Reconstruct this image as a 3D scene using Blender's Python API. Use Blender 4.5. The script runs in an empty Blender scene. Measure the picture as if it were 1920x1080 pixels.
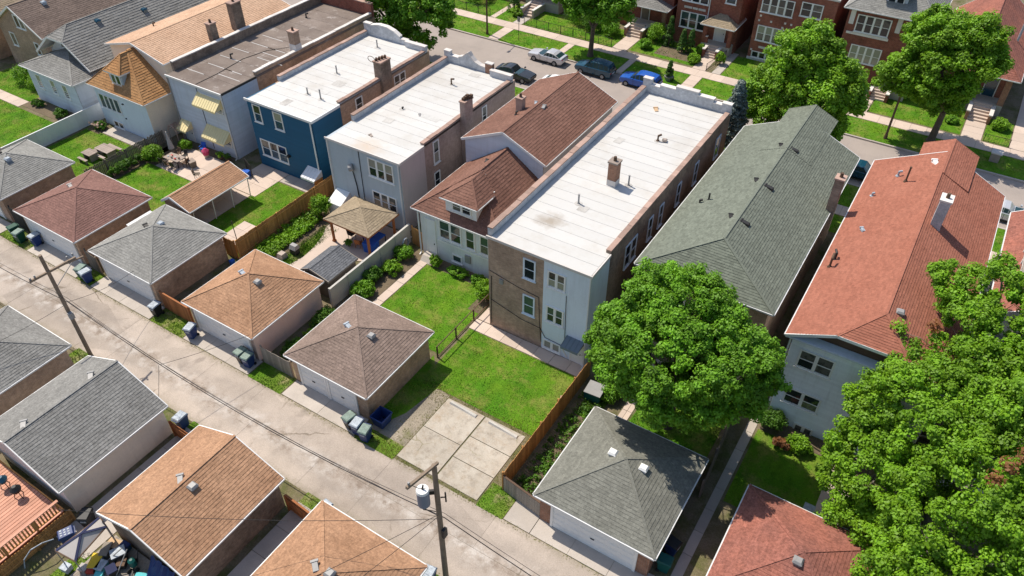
import bpy, math, random
import numpy as np
from mathutils import Vector, Matrix
random.seed(7); RNG = np.random.default_rng(7)
R = math.radians
S = bpy.context.scene
COL = S.collection
# ---------------------------------------------------------------- camera, sky, sun, exposure
cam = bpy.data.cameras.new('camera'); CAM = bpy.data.objects.new('camera', cam); COL.objects.link(CAM)
CAM.location = (0, 0, 40); CAM.rotation_euler = (R(90 - 41.32), R(-0.05), R(32.276))
cam.sensor_width = 36; cam.lens = 26.923; cam.clip_end = 900; cam.clip_start = 1
S.camera = CAM
SUN = Vector((-0.63, 0.14, 1.0)).normalized()
world = bpy.data.worlds.new('World'); S.world = world; world.use_nodes = True
wn = world.node_tree.nodes; wl = world.node_tree.links
sky = wn.new('ShaderNodeTexSky'); sky.sky_type = 'NISHITA'; sky.sun_disc = False
sky.sun_elevation = math.asin(SUN.z); sky.sun_rotation = math.atan2(SUN.x, SUN.y)
sky.air_density = 1.0; sky.dust_density = 1.2; sky.ozone_density = 1.2
wl.new(sky.outputs[0], wn['Background'].inputs[0]); wn['Background'].inputs[1].default_value = 0.132
sl = bpy.data.lights.new('sun', 'SUN'); sl.energy = 4.6; sl.angle = R(0.53); sl.color = (1.0, 0.92, 0.80)
so = bpy.data.objects.new('sun', sl); COL.objects.link(so); so.location = (-60, 20, 80)
so.rotation_euler = (-SUN).to_track_quat('-Z', 'Y').to_euler()
S.view_settings.view_transform = 'Standard'; S.view_settings.look = 'None'
S.view_settings.exposure = 0.16; S.view_settings.gamma = 1.0; S.view_settings.use_curve_mapping = False

# ---------------------------------------------------------------- materials
class NT:
    def __init__(s, name):
        s.m = bpy.data.materials.new(name); s.m.use_nodes = True; s.t = s.m.node_tree
        s.b = s.t.nodes['Principled BSDF']; s._pos = None
    def n(s, ty, **kw):
        nd = s.t.nodes.new('ShaderNode' + ty)
        for k, v in kw.items(): setattr(nd, k, v)
        return nd
    def link(s, a, b):
        if hasattr(a, 'is_output'): s.t.links.new(a, b)
        else: b.default_value = a
    def pos(s):
        if s._pos is None: s._pos = s.n('NewGeometry').outputs['Position']
        return s._pos
    def uv(s): return s.n('TexCoord').outputs['UV']
    def noise(s, sc, det=3, rough=.6, vec=None, dist=0):
        nd = s.n('TexNoise'); s.link(vec if vec is not None else s.pos(), nd.inputs['Vector'])
        nd.inputs['Scale'].default_value = sc; nd.inputs['Detail'].default_value = det
        nd.inputs['Roughness'].default_value = rough; nd.inputs['Distortion'].default_value = dist
        return nd.outputs['Fac']
    def math(s, op, a, b=0.0, c=None, clamp=False):
        nd = s.n('Math', operation=op); nd.use_clamp = clamp
        s.link(a, nd.inputs[0]); s.link(b, nd.inputs[1])
        if c is not None: s.link(c, nd.inputs[2])
        return nd.outputs[0]
    def ramp(s, f, a, b, lo=0.0, hi=1.0):
        nd = s.n('MapRange'); nd.clamp = True; s.link(f, nd.inputs[0])
        for i, v in enumerate((a, b, lo, hi)): nd.inputs[i + 1].default_value = v
        return nd.outputs[0]
    def mix(s, f, a, b, blend='MIX'):
        nd = s.n('Mix', data_type='RGBA', blend_type=blend)
        s.link(f, nd.inputs[0])
        for v, i in ((a, 6), (b, 7)):
            if isinstance(v, tuple): v = v + (1,) if len(v) == 3 else v
            s.link(v, nd.inputs[i])
        return nd.outputs[2]
    def scale(s, col, f):
        nd = s.n('VectorMath', operation='SCALE')
        s.link(col[:3] if isinstance(col, tuple) else col, nd.inputs[0]); s.link(f, nd.inputs['Scale'])
        return nd.outputs[0]
    def tint(s): return s.n('Attribute', attribute_name='tint').outputs['Fac']
    def rnd(s): return s.n('ObjectInfo').outputs['Random']
    def bump(s, h, st=.3, d=.02):
        nd = s.n('Bump'); nd.inputs['Strength'].default_value = st; nd.inputs['Distance'].default_value = d
        s.link(h, nd.inputs['Height']); s.t.links.new(nd.outputs[0], s.b.inputs['Normal'])
    def out(s, col, rough=.8, spec=.25, metal=0):
        if isinstance(col, tuple): col = col + (1,)
        s.link(col, s.b.inputs['Base Color']); s.link(rough, s.b.inputs['Roughness'])
        s.b.inputs['Specular IOR Level'].default_value = spec; s.b.inputs['Metallic'].default_value = metal
        return s.m

def plain(name, col, rough=.7, var=.18, sc=.8, fine=12, bump=0, metal=0, obj=0, tint=False, spec=.25, dirt=0, dirtcol=(.16, .13, .10), streak=0):
    t = NT(name)
    f = t.math('ADD', t.math('MULTIPLY', t.noise(sc, 4), .55), t.math('MULTIPLY', t.noise(fine, 3), .45))
    k = t.ramp(f, .3, .7, 1 - var, 1 + var)
    if obj: k = t.math('MULTIPLY', k, t.ramp(t.rnd(), 0, 1, 1 - obj, 1 + obj))
    if tint: k = t.math('MULTIPLY', k, t.tint())
    c = t.scale(col, k)
    if dirt: c = t.mix(t.math('MULTIPLY', t.ramp(t.noise(.55, 6, .7), .5, .72), dirt), c, dirtcol)
    if streak:
        mp = t.n('Mapping'); t.link(t.pos(), mp.inputs[0]); mp.inputs['Scale'].default_value = (2.2, 2.2, .22)
        c = t.mix(t.ramp(t.noise(1.0, 5, .7, mp.outputs[0]), .5, .74, 0, streak), c, dirtcol)
        c = t.mix(t.ramp(t.noise(.45, 6, .75), .55, .7, 0, streak * .7), c, tuple(min(1, x * 1.12) for x in col))
    if bump: t.bump(t.noise(fine * 1.5, 4), bump, .03)
    return t.out(c, rough, spec, metal)

def shingle(name, c1, c2, patch=.25):
    t = NT(name)
    big = t.ramp(t.noise(.35, 5, .65), .35, .68)
    c = t.mix(big, c1, c2)
    sp = t.ramp(t.noise(7, 2, .7), .3, .7, 1 - patch, 1 + patch)
    gr = t.ramp(t.noise(30, 2, .8), .3, .7, .82, 1.18)
    c = t.scale(c, t.math('MULTIPLY', t.math('MULTIPLY', sp, gr), t.tint()))
    t.bump(t.noise(40, 2), .35, .02)
    return t.out(c, .92, .12)

def brick(name, c1, c2, mort, dirt=.35, w=.26, h=.09):
    t = NT(name); b = t.n('TexBrick'); t.link(t.uv(), b.inputs['Vector'])
    b.inputs['Scale'].default_value = 1; b.inputs['Brick Width'].default_value = w; b.inputs['Row Height'].default_value = h
    b.inputs['Mortar Size'].default_value = .011; b.inputs['Bias'].default_value = -.1
    b.inputs['Color1'].default_value = c1 + (1,); b.inputs['Color2'].default_value = c2 + (1,); b.inputs['Mortar'].default_value = mort + (1,)
    k = t.math('MULTIPLY', t.ramp(t.noise(.5, 5, .65), .3, .7, 1 - dirt, 1 + dirt * .6), t.ramp(t.noise(4, 3), .3, .7, .88, 1.12))
    c = t.scale(b.outputs['Color'], k)
    t.bump(b.outputs['Fac'], -.5, .01)
    return t.out(c, .9, .15)

W = {}
W['white_paint'] = plain('white_paint', (.78, .78, .76), .5, .05)
W['white_trim'] = plain('white_trim', (.80, .79, .76), .45, .07, dirt=.15)
W['gutter_metal'] = plain('gutter_metal', (.70, .70, .69), .4, .08, dirt=.1)
W['pale_blue_stucco'] = plain('pale_blue_stucco', (.68, .75, .82), .85, .05, .4, 6, .1, dirt=.12, dirtcol=(.4, .42, .44), streak=.25)
W['grey_stucco'] = plain('grey_stucco', (.44, .50, .54), .85, .06, .4, 6, .1, dirt=.15, dirtcol=(.33, .36, .38), streak=.4)
W['pinkgrey_stucco'] = plain('pinkgrey_stucco', (.52, .45, .43), .85, .06, .4, 6, .1, dirt=.15, dirtcol=(.36, .33, .32), streak=.4)
W['roof_patch_a'] = plain('roof_patch_a', (.54, .53, .505), .7, .15, 1, 6, dirt=.3)
W['roof_patch_b'] = plain('roof_patch_b', (.48, .46, .43), .7, .2, 1, 6, dirt=.4)
W['slate_metal'] = plain('slate_metal', (.16, .20, .235), .6, .1)
W['slate_paint'] = plain('slate_paint', (.20, .23, .30), .5, .1)
W['slate_flat'] = plain('slate_flat', (.5, .48, .46), .8, .1)
W['white_siding'] = plain('white_siding', (.78, .82, .86), .6, .06, tint=True, dirt=.12, dirtcol=(.4, .42, .44), streak=.4)
W['blue_siding'] = plain('blue_siding', (.016, .105, .195), .6, .06, tint=True)
W['pale_siding'] = plain('pale_siding', (.56, .61, .68), .6, .06, tint=True, dirt=.12, dirtcol=(.4, .42, .44), streak=.4)
W['beige_wall'] = plain('beige_wall', (.84, .73, .60), .85, .08, .5, 8, .1, dirt=.2, dirtcol=(.4, .35, .3), streak=.15)
W['pink_wall'] = plain('pink_wall', (.74, .56, .48), .85, .08, .5, 8, .1, dirt=.2, dirtcol=(.45, .36, .3), streak=.2)
W['cream_paint'] = plain('cream_paint', (.72, .72, .70), .7, .08, dirt=.2, dirtcol=(.45, .43, .4), streak=.4)
W['membrane'] = None
W['yellow_metal'] = plain('yellow_metal', (.78, .66, .36), .5, .06)
W['pole_wood'] = plain('pole_wood', (.25, .19, .14), .9, .3, 2, 14, .4)
W['iron'] = plain('iron', (.035, .033, .032), .55, .2)
W['rust_iron'] = plain('rust_iron', (.12, .075, .05), .8, .3)
W['galv'] = plain('galv', (.30, .295, .29), .55, .15, metal=.15)
W['cable'] = plain('cable', (.025, .025, .027), .6, .1)
W['cedar'] = plain('cedar', (.47, .235, .08), .8, .22, 1.2, 10, .3, obj=.22, tint=False)
W['cedar_red'] = plain('cedar_red', (.38, .145, .055), .8, .2, 1.2, 10, .3, obj=.2)
W['deck_red'] = plain('deck_red', (.56, .29, .20), .75, .15, 1.2, 10, .3, obj=.14)
W['old_wood'] = plain('old_wood', (.20, .165, .13), .9, .25, 1.2, 12, .3, obj=.25)
W['grey_wood'] = plain('grey_wood', (.30, .26, .215), .9, .2, 1.2, 12, .3, obj=.2)
W['dark_wood'] = plain('dark_wood', (.05, .045, .04), .9, .25, 1.2, 12, .3, obj=.25)
W['vinyl'] = plain('vinyl', (.72, .73, .74), .45, .04, obj=.05)
W['table_wood'] = plain('table_wood', (.33, .27, .23), .85, .15, 1.2, 12, .2, obj=.15)
W['concrete'] = plain('concrete', (.46, .41, .36), .9, .14, .7, 18, .15, obj=.08, dirt=.25, dirtcol=(.28, .24, .2))
W['pad_concrete'] = plain('pad_concrete', (.50, .455, .385), .9, .12, .8, 20, .12, obj=.05, dirt=.5, dirtcol=(.42, .34, .25))
W['pink_concrete'] = plain('pink_concrete', (.56, .455, .38), .9, .1, .7, 18, .12, obj=.07, dirt=.2, dirtcol=(.36, .3, .25))
W['wall_concrete'] = plain('wall_concrete', (.50, .48, .44), .9, .14, .8, 12, .2, obj=.06, dirt=.35, dirtcol=(.3, .28, .25))
W['asphalt'] = plain('asphalt', (.345, .295, .262), .9, .12, .25, 20, .15, dirt=.3, dirtcol=(.21, .19, .18))
W['soil'] = plain('soil', (.15, .115, .075), .95, .35, .9, 8, .5)
W['stone'] = plain('stone', (.42, .35, .30), .9, .25, 2, 14, .5, obj=.25)
W['coping'] = plain('coping', (.38, .26, .21), .9, .2, 2, 14, .3, obj=.2)
W['white_coping'] = plain('white_coping', (.66, .62, .58), .9, .12, 1, 14, .3, obj=.12, dirt=.3, dirtcol=(.42, .3, .25))
W['rubber'] = plain('rubber', (.02, .02, .021), .8, .2)
W['tar'] = None
def mk_glass():
    t = NT('glass_dark'); c = t.mix(t.ramp(t.rnd(), .55, .6), (.02, .026, .03), (.13, .125, .11)); c = t.mix(t.ramp(t.noise(3, 3), .5, .6, 0, .5), c, (.012, .015, .018)); return t.out(c, .06, .6)
W['glass_dark'] = mk_glass()
W['glass_blind'] = NT('glass_blind').out((.30, .29, .24), .12, .6)
W['glass_green'] = NT('glass_green').out((.05, .085, .075), .06, .6)
W['car_glass'] = NT('car_glass').out((.02, .05, .055), .05, .7)
W['black_plastic'] = plain('black_plastic', (.022, .024, .026), .5, .15)
W['blue_plastic'] = plain('blue_plastic', (.02, .045, .155), .45, .12)
W['teal_plastic'] = plain('teal_plastic', (.01, .09, .08), .45, .12)
W['green_plastic'] = plain('green_plastic', (.012, .07, .045), .45, .12)
W['lid_white'] = plain('lid_white', (.36, .405, .45), .5, .5, 5, 16)
W['lid_green'] = plain('lid_green', (.17, .235, .20), .5, .5, 5, 16)
W['fabric_grey'] = plain('fabric_grey', (.44, .41, .385), .9, .08)
W['fabric_blue'] = plain('fabric_blue', (.03, .12, .5), .8, .1)
W['navy_fabric'] = plain('navy_fabric', (.03, .035, .08), .9, .1)
W['teal_fabric'] = plain('teal_fabric', (.12, .5, .52), .8, .1)
W['magenta_fabric'] = plain('magenta_fabric', (.5, .06, .14), .8, .15)
W['yellow_fabric'] = plain('yellow_fabric', (.75, .52, .05), .8, .15)
W['cardboard'] = plain('cardboard', (.55, .38, .23), .85, .1)
W['red_plastic'] = plain('red_plastic', (.5, .06, .04), .5, .1)
W['bark'] = plain('bark', (.13, .10, .075), .95, .3, 3, 14, .6)
W['pale_bark'] = plain('pale_bark', (.30, .27, .23), .95, .2, 3, 14, .4)
W['silver_paint'] = plain('silver_paint', (.60, .60, .62), .25, .03, metal=.35, spec=.6)
W['dark_paint'] = plain('dark_paint', (.03, .033, .037), .2, .05, spec=.7)
W['blue_paint'] = plain('blue_paint', (.012, .09, .40), .2, .04, spec=.7)
W['navy_paint'] = plain('navy_paint', (.010, .06, .10), .2, .05, spec=.7)
W['white_car'] = plain('white_car', (.78, .78, .77), .2, .03, spec=.6)
W['lamp_lens'] = NT('lamp_lens').out((.7, .7, .68), .15, .6)
W['tail_lens'] = NT('tail_lens').out((.3, .01, .01), .2, .6)
W['brick_brown'] = brick('brick_brown', (.44, .29, .20), (.35, .225, .155), (.44, .36, .29), .3)
W['brick_tan'] = brick('brick_tan', (.52, .33, .205), (.41, .25, .155), (.48, .39, .30))
W['brick_dark'] = brick('brick_dark', (.30, .21, .155), (.22, .155, .115), (.28, .24, .2), .5)
W['brick_red'] = brick('brick_red', (.30, .085, .055), (.22, .06, .04), (.26, .17, .13))
W['brick_pinkish'] = brick('brick_pinkish', (.40, .29, .245), (.35, .25, .21), (.40, .31, .27), .2)
W['brick_orange'] = brick('brick_orange', (.36, .17, .10), (.28, .13, .08), (.33, .25, .2))
W['brick_white'] = brick('brick_white', (.55, .56, .58), (.48, .49, .52), (.5, .5, .5), .2)
SH = {
 'brownred': shingle('shingles_brown_red', (.245, .135, .112), (.195, .108, .09)),
 'grey': shingle('shingles_grey', (.275, .27, .25), (.225, .22, .205), .2),
 'orange': shingle('shingles_orange', (.40, .235, .143), (.315, .178, .105), .22),
 'brown': shingle('shingles_taupe', (.255, .19, .158), (.195, .145, .118)),
 'greygreen': shingle('shingles_grey_green', (.195, .195, .168), (.165, .165, .142), .2),
 'red': shingle('shingles_faded_red', (.33, .128, .092), (.225, .098, .078), .3),
 'slate': shingle('shingles_slate', (.245, .24, .225), (.195, .19, .178)),
 'green': shingle('shingles_sage', (.168, .186, .15), (.152, .168, .136), .12),
 'redbig': shingle('shingles_terracotta', (.33, .135, .092), (.295, .115, .077), .12),
 'browntile': shingle('shingles_chestnut', (.22, .118, .088), (.168, .088, .066)),
 'tan': shingle('shingles_tan', (.56, .375, .255), (.48, .305, .2), .2),
 'amber': shingle('shingles_amber', (.46, .26, .12), (.36, .185, .08), .25),
 'darkbrown': shingle('shingles_umber', (.22, .165, .135), (.16, .12, .10), .3),
 'beige': shingle('shingles_khaki', (.33, .265, .185), (.27, .215, .145), .2),
 'charcoal': shingle('shingles_charcoal', (.15, .155, .165), (.105, .11, .12), .3),
}
def mk_membrane():
    t = NT('white_membrane'); st = t.ramp(t.noise(.22, 6, .7), .5, .68, 0, .6); fi = t.ramp(t.noise(1.3, 6, .78), .52, .78, 0, .38)
    c = t.mix(st, (.57, .56, .535), (.47, .435, .385))
    pv = t.n('VectorMath', operation='DISTANCE'); t.link(t.pos(), pv.inputs[0]); pv.inputs[1].default_value = (-20.7, 37.8, 8.45)
    sm = t.math('ADD', pv.outputs['Value'], t.math('MULTIPLY', t.noise(.9, 5, .7), 2.6)); c = t.mix(t.ramp(sm, 1.5, 2.5, .75, 0), c, (.30, .24, .175))
    pv = t.n('VectorMath', operation='DISTANCE'); t.link(t.pos(), pv.inputs[0]); pv.inputs[1].default_value = (-39.5, 40.3, 7.0)
    sm = t.math('ADD', pv.outputs['Value'], t.math('MULTIPLY', t.noise(.7, 5, .7), 3.5)); c = t.mix(t.ramp(sm, 1.9, 3.4, .55, 0), c, (.55, .40, .27)); c = t.mix(fi, c, (.5, .45, .38))
    c = t.scale(c, t.ramp(t.rnd(), 0, 1, .96, 1.03)); t.bump(t.noise(3, 3), .15, .03)
    return t.out(c, .6, .3)
W['membrane'] = mk_membrane()
def mk_tar():
    t = NT('tar_roof'); a = t.ramp(t.noise(.3, 6, .7), .35, .7); c = t.mix(a, (.16, .125, .105), (.25, .205, .175))
    c = t.mix(t.ramp(t.noise(.7, 6, .75), .56, .74, 0, .7), c, (.50, .46, .43)); c = t.scale(c, t.ramp(t.noise(20, 2), .3, .7, .85, 1.15))
    c = t.scale(c, t.ramp(t.rnd(), 0, 1, .9, 1.1))
    return t.out(c, .85, .2)
W['tar'] = mk_tar()
def cracks(t, scale, warp, width, amt):
    wv = t.n('VectorMath', operation='ADD'); t.link(t.pos(), wv.inputs[0])
    nz = t.n('TexNoise'); t.link(t.pos(), nz.inputs['Vector']); nz.inputs['Scale'].default_value = 1.6; nz.inputs['Detail'].default_value = 5
    t.t.links.new(t.scale(nz.outputs['Color'], warp), wv.inputs[1])
    vo = t.n('TexVoronoi', feature='DISTANCE_TO_EDGE'); t.t.links.new(wv.outputs[0], vo.inputs['Vector']); vo.inputs['Scale'].default_value = scale
    return t.math('MULTIPLY', t.math('MULTIPLY', t.ramp(vo.outputs['Distance'], width * .3, width, 1, 0), t.ramp(t.noise(.3, 3), .48, .58)), amt)
def mk_alley():
    t = NT('alley_concrete'); sep = t.n('SeparateXYZ'); t.link(t.pos(), sep.inputs[0]); Y = sep.outputs['Y']; X = sep.outputs['X']
    base = t.mix(t.ramp(t.noise(.2, 6, .65), .36, .64), (.50, .425, .36), (.38, .322, .27))
    pv = t.n('TexVoronoi', feature='F1'); mp = t.n('Mapping'); t.link(t.pos(), mp.inputs[0]); mp.inputs['Scale'].default_value = (.10, .24, 1); t.t.links.new(mp.outputs[0], pv.inputs['Vector']); pv.inputs['Scale'].default_value = 1.0
    sc = t.n('SeparateColor'); t.t.links.new(pv.outputs['Color'], sc.inputs[0])
    base = t.scale(base, t.ramp(sc.outputs[0], 0, 1, .84, 1.12))
    base = t.mix(t.ramp(t.noise(.75, 6, .75), .53, .7, 0, .6), base, (.285, .24, .20))
    wob = t.math('MULTIPLY', t.math('SUBTRACT', t.noise(.35, 4), .5), 1.2)
    for c0, w, a in ((17.3, .28, .4), (19.3, .28, .35)):
        d = t.math('ABSOLUTE', t.math('SUBTRACT', t.math('ADD', Y, wob), c0)); base = t.mix(t.math('MULTIPLY', t.ramp(d, .1, w + .25, a, 0), t.ramp(t.noise(.5, 4), .35, .6)), base, (.27, .235, .205))
    cen = t.math('ADD', t.math('ABSOLUTE', t.math('SUBTRACT', Y, 18.1)), t.math('MULTIPLY', t.math('SUBTRACT', t.noise(1.1, 5, .7), .5), 2.0))
    band = t.math('MULTIPLY', t.ramp(cen, .1, 1.0, 1, 0), t.ramp(t.noise(1.4, 6, .8), .38, .56, .05, 1))
    base = t.mix(band, base, t.mix(t.ramp(t.noise(.9, 4), .42, .58), (.25, .20, .16), (.50, .455, .41)))
    edge = t.math('ADD', t.math('ABSOLUTE', t.math('SUBTRACT', Y, 18.35)), t.math('MULTIPLY', t.noise(1.8, 5, .75), 1.1))
    base = t.mix(t.ramp(edge, 2.5, 3.1, 0, .6), base, t.mix(t.ramp(t.noise(6, 3), .4, .6), (.25, .215, .165), (.19, .17, .09)))
    oil = t.ramp(t.noise(.5, 3, .5, None, .4), .66, .74, 0, .45); base = t.mix(oil, base, (.17, .145, .125))
    c = t.mix(cracks(t, .13, .45, .007, .85), base, (.20, .165, .125))
    c = t.scale(c, t.math('MULTIPLY', t.ramp(t.noise(14, 4, .85), .3, .7, .8, 1.18), t.ramp(t.rnd(), 0, 1, .95, 1.06)))
    t.bump(t.noise(16, 5), .3, .03)
    return t.out(c, .92, .15)
def mk_pad():
    t = NT('pad_concrete'); base = t.mix(t.ramp(t.noise(.5, 6, .68), .36, .66), (.50, .455, .385), (.40, .35, .285))
    base = t.mix(t.ramp(t.noise(.9, 6, .75), .5, .68, 0, .7), base, (.36, .275, .19)); base = t.mix(t.ramp(t.noise(1.6, 6, .8), .5, .66, 0, .7), base, (.27, .23, .185))
    c = t.mix(cracks(t, .24, .6, .011, .6), base, (.21, .19, .10)); c = t.scale(c, t.math('MULTIPLY', t.ramp(t.noise(16, 4, .85), .3, .7, .84, 1.15), t.ramp(t.rnd(), 0, 1, .94, 1.06)))
    t.bump(t.noise(16, 5), .3, .03); return t.out(c, .92, .15)
W['pad_concrete'] = mk_pad()
W['alley'] = mk_alley()
def lawn_col(t, a, b, dry, amt, dry_lo):
    c = t.mix(t.ramp(t.noise(.45, 5, .6), .35, .65), a, b)
    mp = t.n('Mapping'); t.link(t.pos(), mp.inputs[0]); mp.inputs['Scale'].default_value = (1.6, .35, 1)
    c = t.scale(c, t.ramp(t.noise(.8, 3, .5, mp.outputs[0]), .35, .65, .86, 1.12))
    c = t.mix(t.math('MULTIPLY', t.ramp(t.noise(.6, 6, .7), dry_lo, dry_lo + .16), amt), c, dry)
    return t.mix(t.ramp(t.noise(.27, 4, .6), .58, .7, 0, amt * .6), c, (dry[0] * 1.1, dry[1], dry[2] * 1.2))
def mk_lawn(name, a, b, dry, amt, dry_lo=.56):
    t = NT(name); c = lawn_col(t, a, b, dry, amt, dry_lo)
    c = t.scale(c, t.math('MULTIPLY', t.ramp(t.noise(9, 4, .8), .3, .7, .72, 1.25), t.ramp(t.noise(28, 2, .8), .3, .7, .75, 1.25)))
    t.bump(t.noise(22, 3), .6, .05)
    return t.out(c, .95, .1)
LA = ((.066, .185, .010), (.115, .225, .014), (.24, .235, .06), .7, .49)
W['lawn'] = mk_lawn('lawn_green', *LA)
W['verge'] = mk_lawn('verge_weeds', (.09, .19, .014), (.14, .20, .03), (.32, .26, .15), .8, .5)
W['ground'] = mk_lawn('bare_ground', (.10, .12, .035), (.15, .13, .07), (.21, .17, .115), .9, .42)
W['gravel'] = mk_lawn('gravel', (.34, .29, .225), (.27, .235, .18), (.14, .15, .04), .6, .55)
def mk_leaf(name, c, tr=.35, tc=None):
    t = NT(name); k = t.math('MULTIPLY', t.tint(), t.ramp(t.noise(.5, 3), .3, .7, .8, 1.2))
    yel = t.ramp(t.noise(.8, 3), .45, .75, 0, .35)
    col = t.scale(t.mix(yel, c, (c[0] * 1.5, c[1] * 1.12, c[2])), k)
    t.out(col, .55, .3)
    tb = t.n('BsdfTranslucent'); t.t.links.new(t.scale(tc or (c[0] * 1.9, c[1] * 1.7, c[2]), k), tb.inputs[0])
    mx = t.n('MixShader'); mx.inputs[0].default_value = tr
    t.t.links.new(t.b.outputs[0], mx.inputs[1]); t.t.links.new(tb.outputs[0], mx.inputs[2])
    t.t.links.new(mx.outputs[0], t.t.nodes['Material Output'].inputs[0])
    return t.m
W['leaf'] = mk_leaf('leaf_green', (.125, .285, .014), .22)
W['leaf_bright'] = mk_leaf('leaf_bright', (.15, .305, .013), .22)
W['leaf_dark'] = mk_leaf('leaf_dark', (.075, .18, .016), .3)
W['leaf_cyp'] = mk_leaf('leaf_cypress', (.07, .155, .025), .15)
W['leaf_spruce'] = mk_leaf('leaf_spruce', (.16, .21, .19), .1)
W['leaf_rust'] = mk_leaf('leaf_rust', (.22, .10, .04), .3)
W['flower'] = mk_leaf('flower_pale', (.55, .42, .38), .2)
def mk_blade():
    t = NT('grass_blade'); return t.out(t.scale(lawn_col(t, *LA), t.math('MULTIPLY', t.tint(), 1.15)), .7, .15)
W['blade'] = mk_blade()
W['blade_dry'] = mk_leaf('grass_blade_dry', (.22, .235, .06), .3)

# ---------------------------------------------------------------- mesh helpers
ORG = {}
def clip2(poly, a, b, c):                       # keep a*x+b*y+c >= 0
    out = []
    for i in range(len(poly)):
        p, q = poly[i], poly[(i + 1) % len(poly)]
        dp, dq = a * p[0] + b * p[1] + c, a * q[0] + b * q[1] + c
        if dp >= 0: out.append(p)
        if (dp >= 0) != (dq >= 0):
            k = dp / (dp - dq); out.append((p[0] + k * (q[0] - p[0]), p[1] + k * (q[1] - p[1])))
    return out
class M:
    def __init__(s): s.v = []; s.f = []; s.uv = []; s.ti = []
    def face(s, pts, uv=None, t=1.0):
        i = len(s.v); s.v += [tuple(p) for p in pts]; s.f.append(tuple(range(i, i + len(pts)))); s.uv.append(uv); s.ti.append(t)
    def box(s, x0, x1, y0, y1, z0, z1, t=1.0):
        a = [(x0, y0, z0), (x1, y0, z0), (x1, y1, z0), (x0, y1, z0), (x0, y0, z1), (x1, y0, z1), (x1, y1, z1), (x0, y1, z1)]
        s.hexa(a, t)
    def hexa(s, a, t=1.0):
        for q in ((3, 2, 1, 0), (4, 5, 6, 7), (0, 1, 5, 4), (1, 2, 6, 5), (2, 3, 7, 6), (3, 0, 4, 7)): s.face([a[i] for i in q], None, t)
    def fb(s, F, u0, u1, n0, n1, z0, z1, t=1.0):    # box in a wall frame F = (origin, u, n)
        o, u, n = F
        P = lambda a, b, c: tuple(o + u * a + n * b + Vector((0, 0, c)))
        s.hexa([P(u0, n1, z0), P(u1, n1, z0), P(u1, n0, z0), P(u0, n0, z0), P(u0, n1, z1), P(u1, n1, z1), P(u1, n0, z1), P(u0, n0, z1)], t)
    def bar(s, p, q, w, h=None, up=(0, 0, 1), t=1.0):
        p, q = Vector(p), Vector(q); d = (q - p).normalized(); h = h or w
        up = Vector(up)
        if abs(d.dot(up)) > .98: up = Vector((0, 1, 0))
        a = d.cross(up).normalized() * w / 2; b = a.cross(d).normalized() * h / 2
        s.hexa([p - a - b, p + a - b, q + a - b, q - a - b, p - a + b, p + a + b, q + a + b, q - a + b], t)
    def cyl(s, p, q, r0, r1=None, n=10, caps=True, t=1.0):
        p, q = Vector(p), Vector(q); r1 = r0 if r1 is None else r1; d = (q - p).normalized()
        a = d.cross(Vector((0, 0, 1)) if abs(d.z) < .9 else Vector((1, 0, 0))).normalized(); b = d.cross(a)
        A = [p + (a * math.cos(i * 2 * math.pi / n) + b * math.sin(i * 2 * math.pi / n)) * r0 for i in range(n)]
        B = [q + (a * math.cos(i * 2 * math.pi / n) + b * math.sin(i * 2 * math.pi / n)) * r1 for i in range(n)]
        for i in range(n):
            j = (i + 1) % n; s.face([A[j], B[j], B[i], A[i]][::-1], None, t)
        if caps: s.face(A, None, t); s.face(B[::-1], None, t)
    def tube(s, pts, r, n=6):
        for a, b in zip(pts[:-1], pts[1:]): s.cyl(a, b, r, r, n, False)
    def ext(s, poly, d, t=1.0):                      # prism: planar polygon extruded by vector d
        d = Vector(d); A = [Vector(p) for p in poly]; B = [p + d for p in A]
        nn = sum(((A[i] - A[0]).cross(A[i + 1] - A[0]) for i in range(1, len(A) - 1)), Vector())
        if nn.dot(d) > 0: A, B = A[::-1], B[::-1]
        s.face(A, None, t); s.face(B[::-1], None, t)
        for i in range(len(A)):
            j = (i + 1) % len(A); s.face([A[j], A[i], B[i], B[j]], None, t)
    def courses(s, poly, e=.27, lift=.028, tab=.55, jit=.35, tv=.16):
        P = [Vector(p) for p in poly]; u = (P[1] - P[0]).normalized()
        n = sum(((P[i] - P[0]).cross(P[i + 1] - P[0]) for i in range(1, len(P) - 1)), Vector()).normalized()
        v = n.cross(u); o = P[0]; q = [((p - o).dot(u), (p - o).dot(v)) for p in P]
        umin = min(a[0] for a in q); umax = max(a[0] for a in q); vmax = max(a[1] for a in q)
        k = 0
        while k * e < vmax - 1e-4:
            band = clip2(clip2(q, 0, 1, -k * e), 0, -1, (k + 1) * e)
            segs = [band]
            if tab and len(band) > 2:
                segs = []; x = umin - tab * ((k * .37) % 1)
                while x < umax:
                    w = tab * (.8 + .4 * random.random()); g = clip2(clip2(band, 1, 0, -x), -1, 0, x + w)
                    if len(g) > 2: segs.append(g)
                    x += w
            for g in segs:
                if len(g) < 3: continue
                L = lift * (1 + jit * (random.random() - .5) * 2); t = 1 + tv * (random.random() - .5) * 2
                f = lambda a: o + u * a[0] + v * a[1] + n * (.004 + L * max(0, 1 - (a[1] - k * e) / e))
                s.face([f(a) for a in g], [(a[0], a[1]) for a in g], t)
                bt = [a for a in g if a[1] - k * e < 1e-4]
                if len(bt) >= 2:
                    a, b = min(bt), max(bt); s.face([o + u * a[0] + v * a[1], o + u * b[0] + v * b[1], f(b), f(a)], [(0, 0)] * 4, t)
            k += 1
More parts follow.
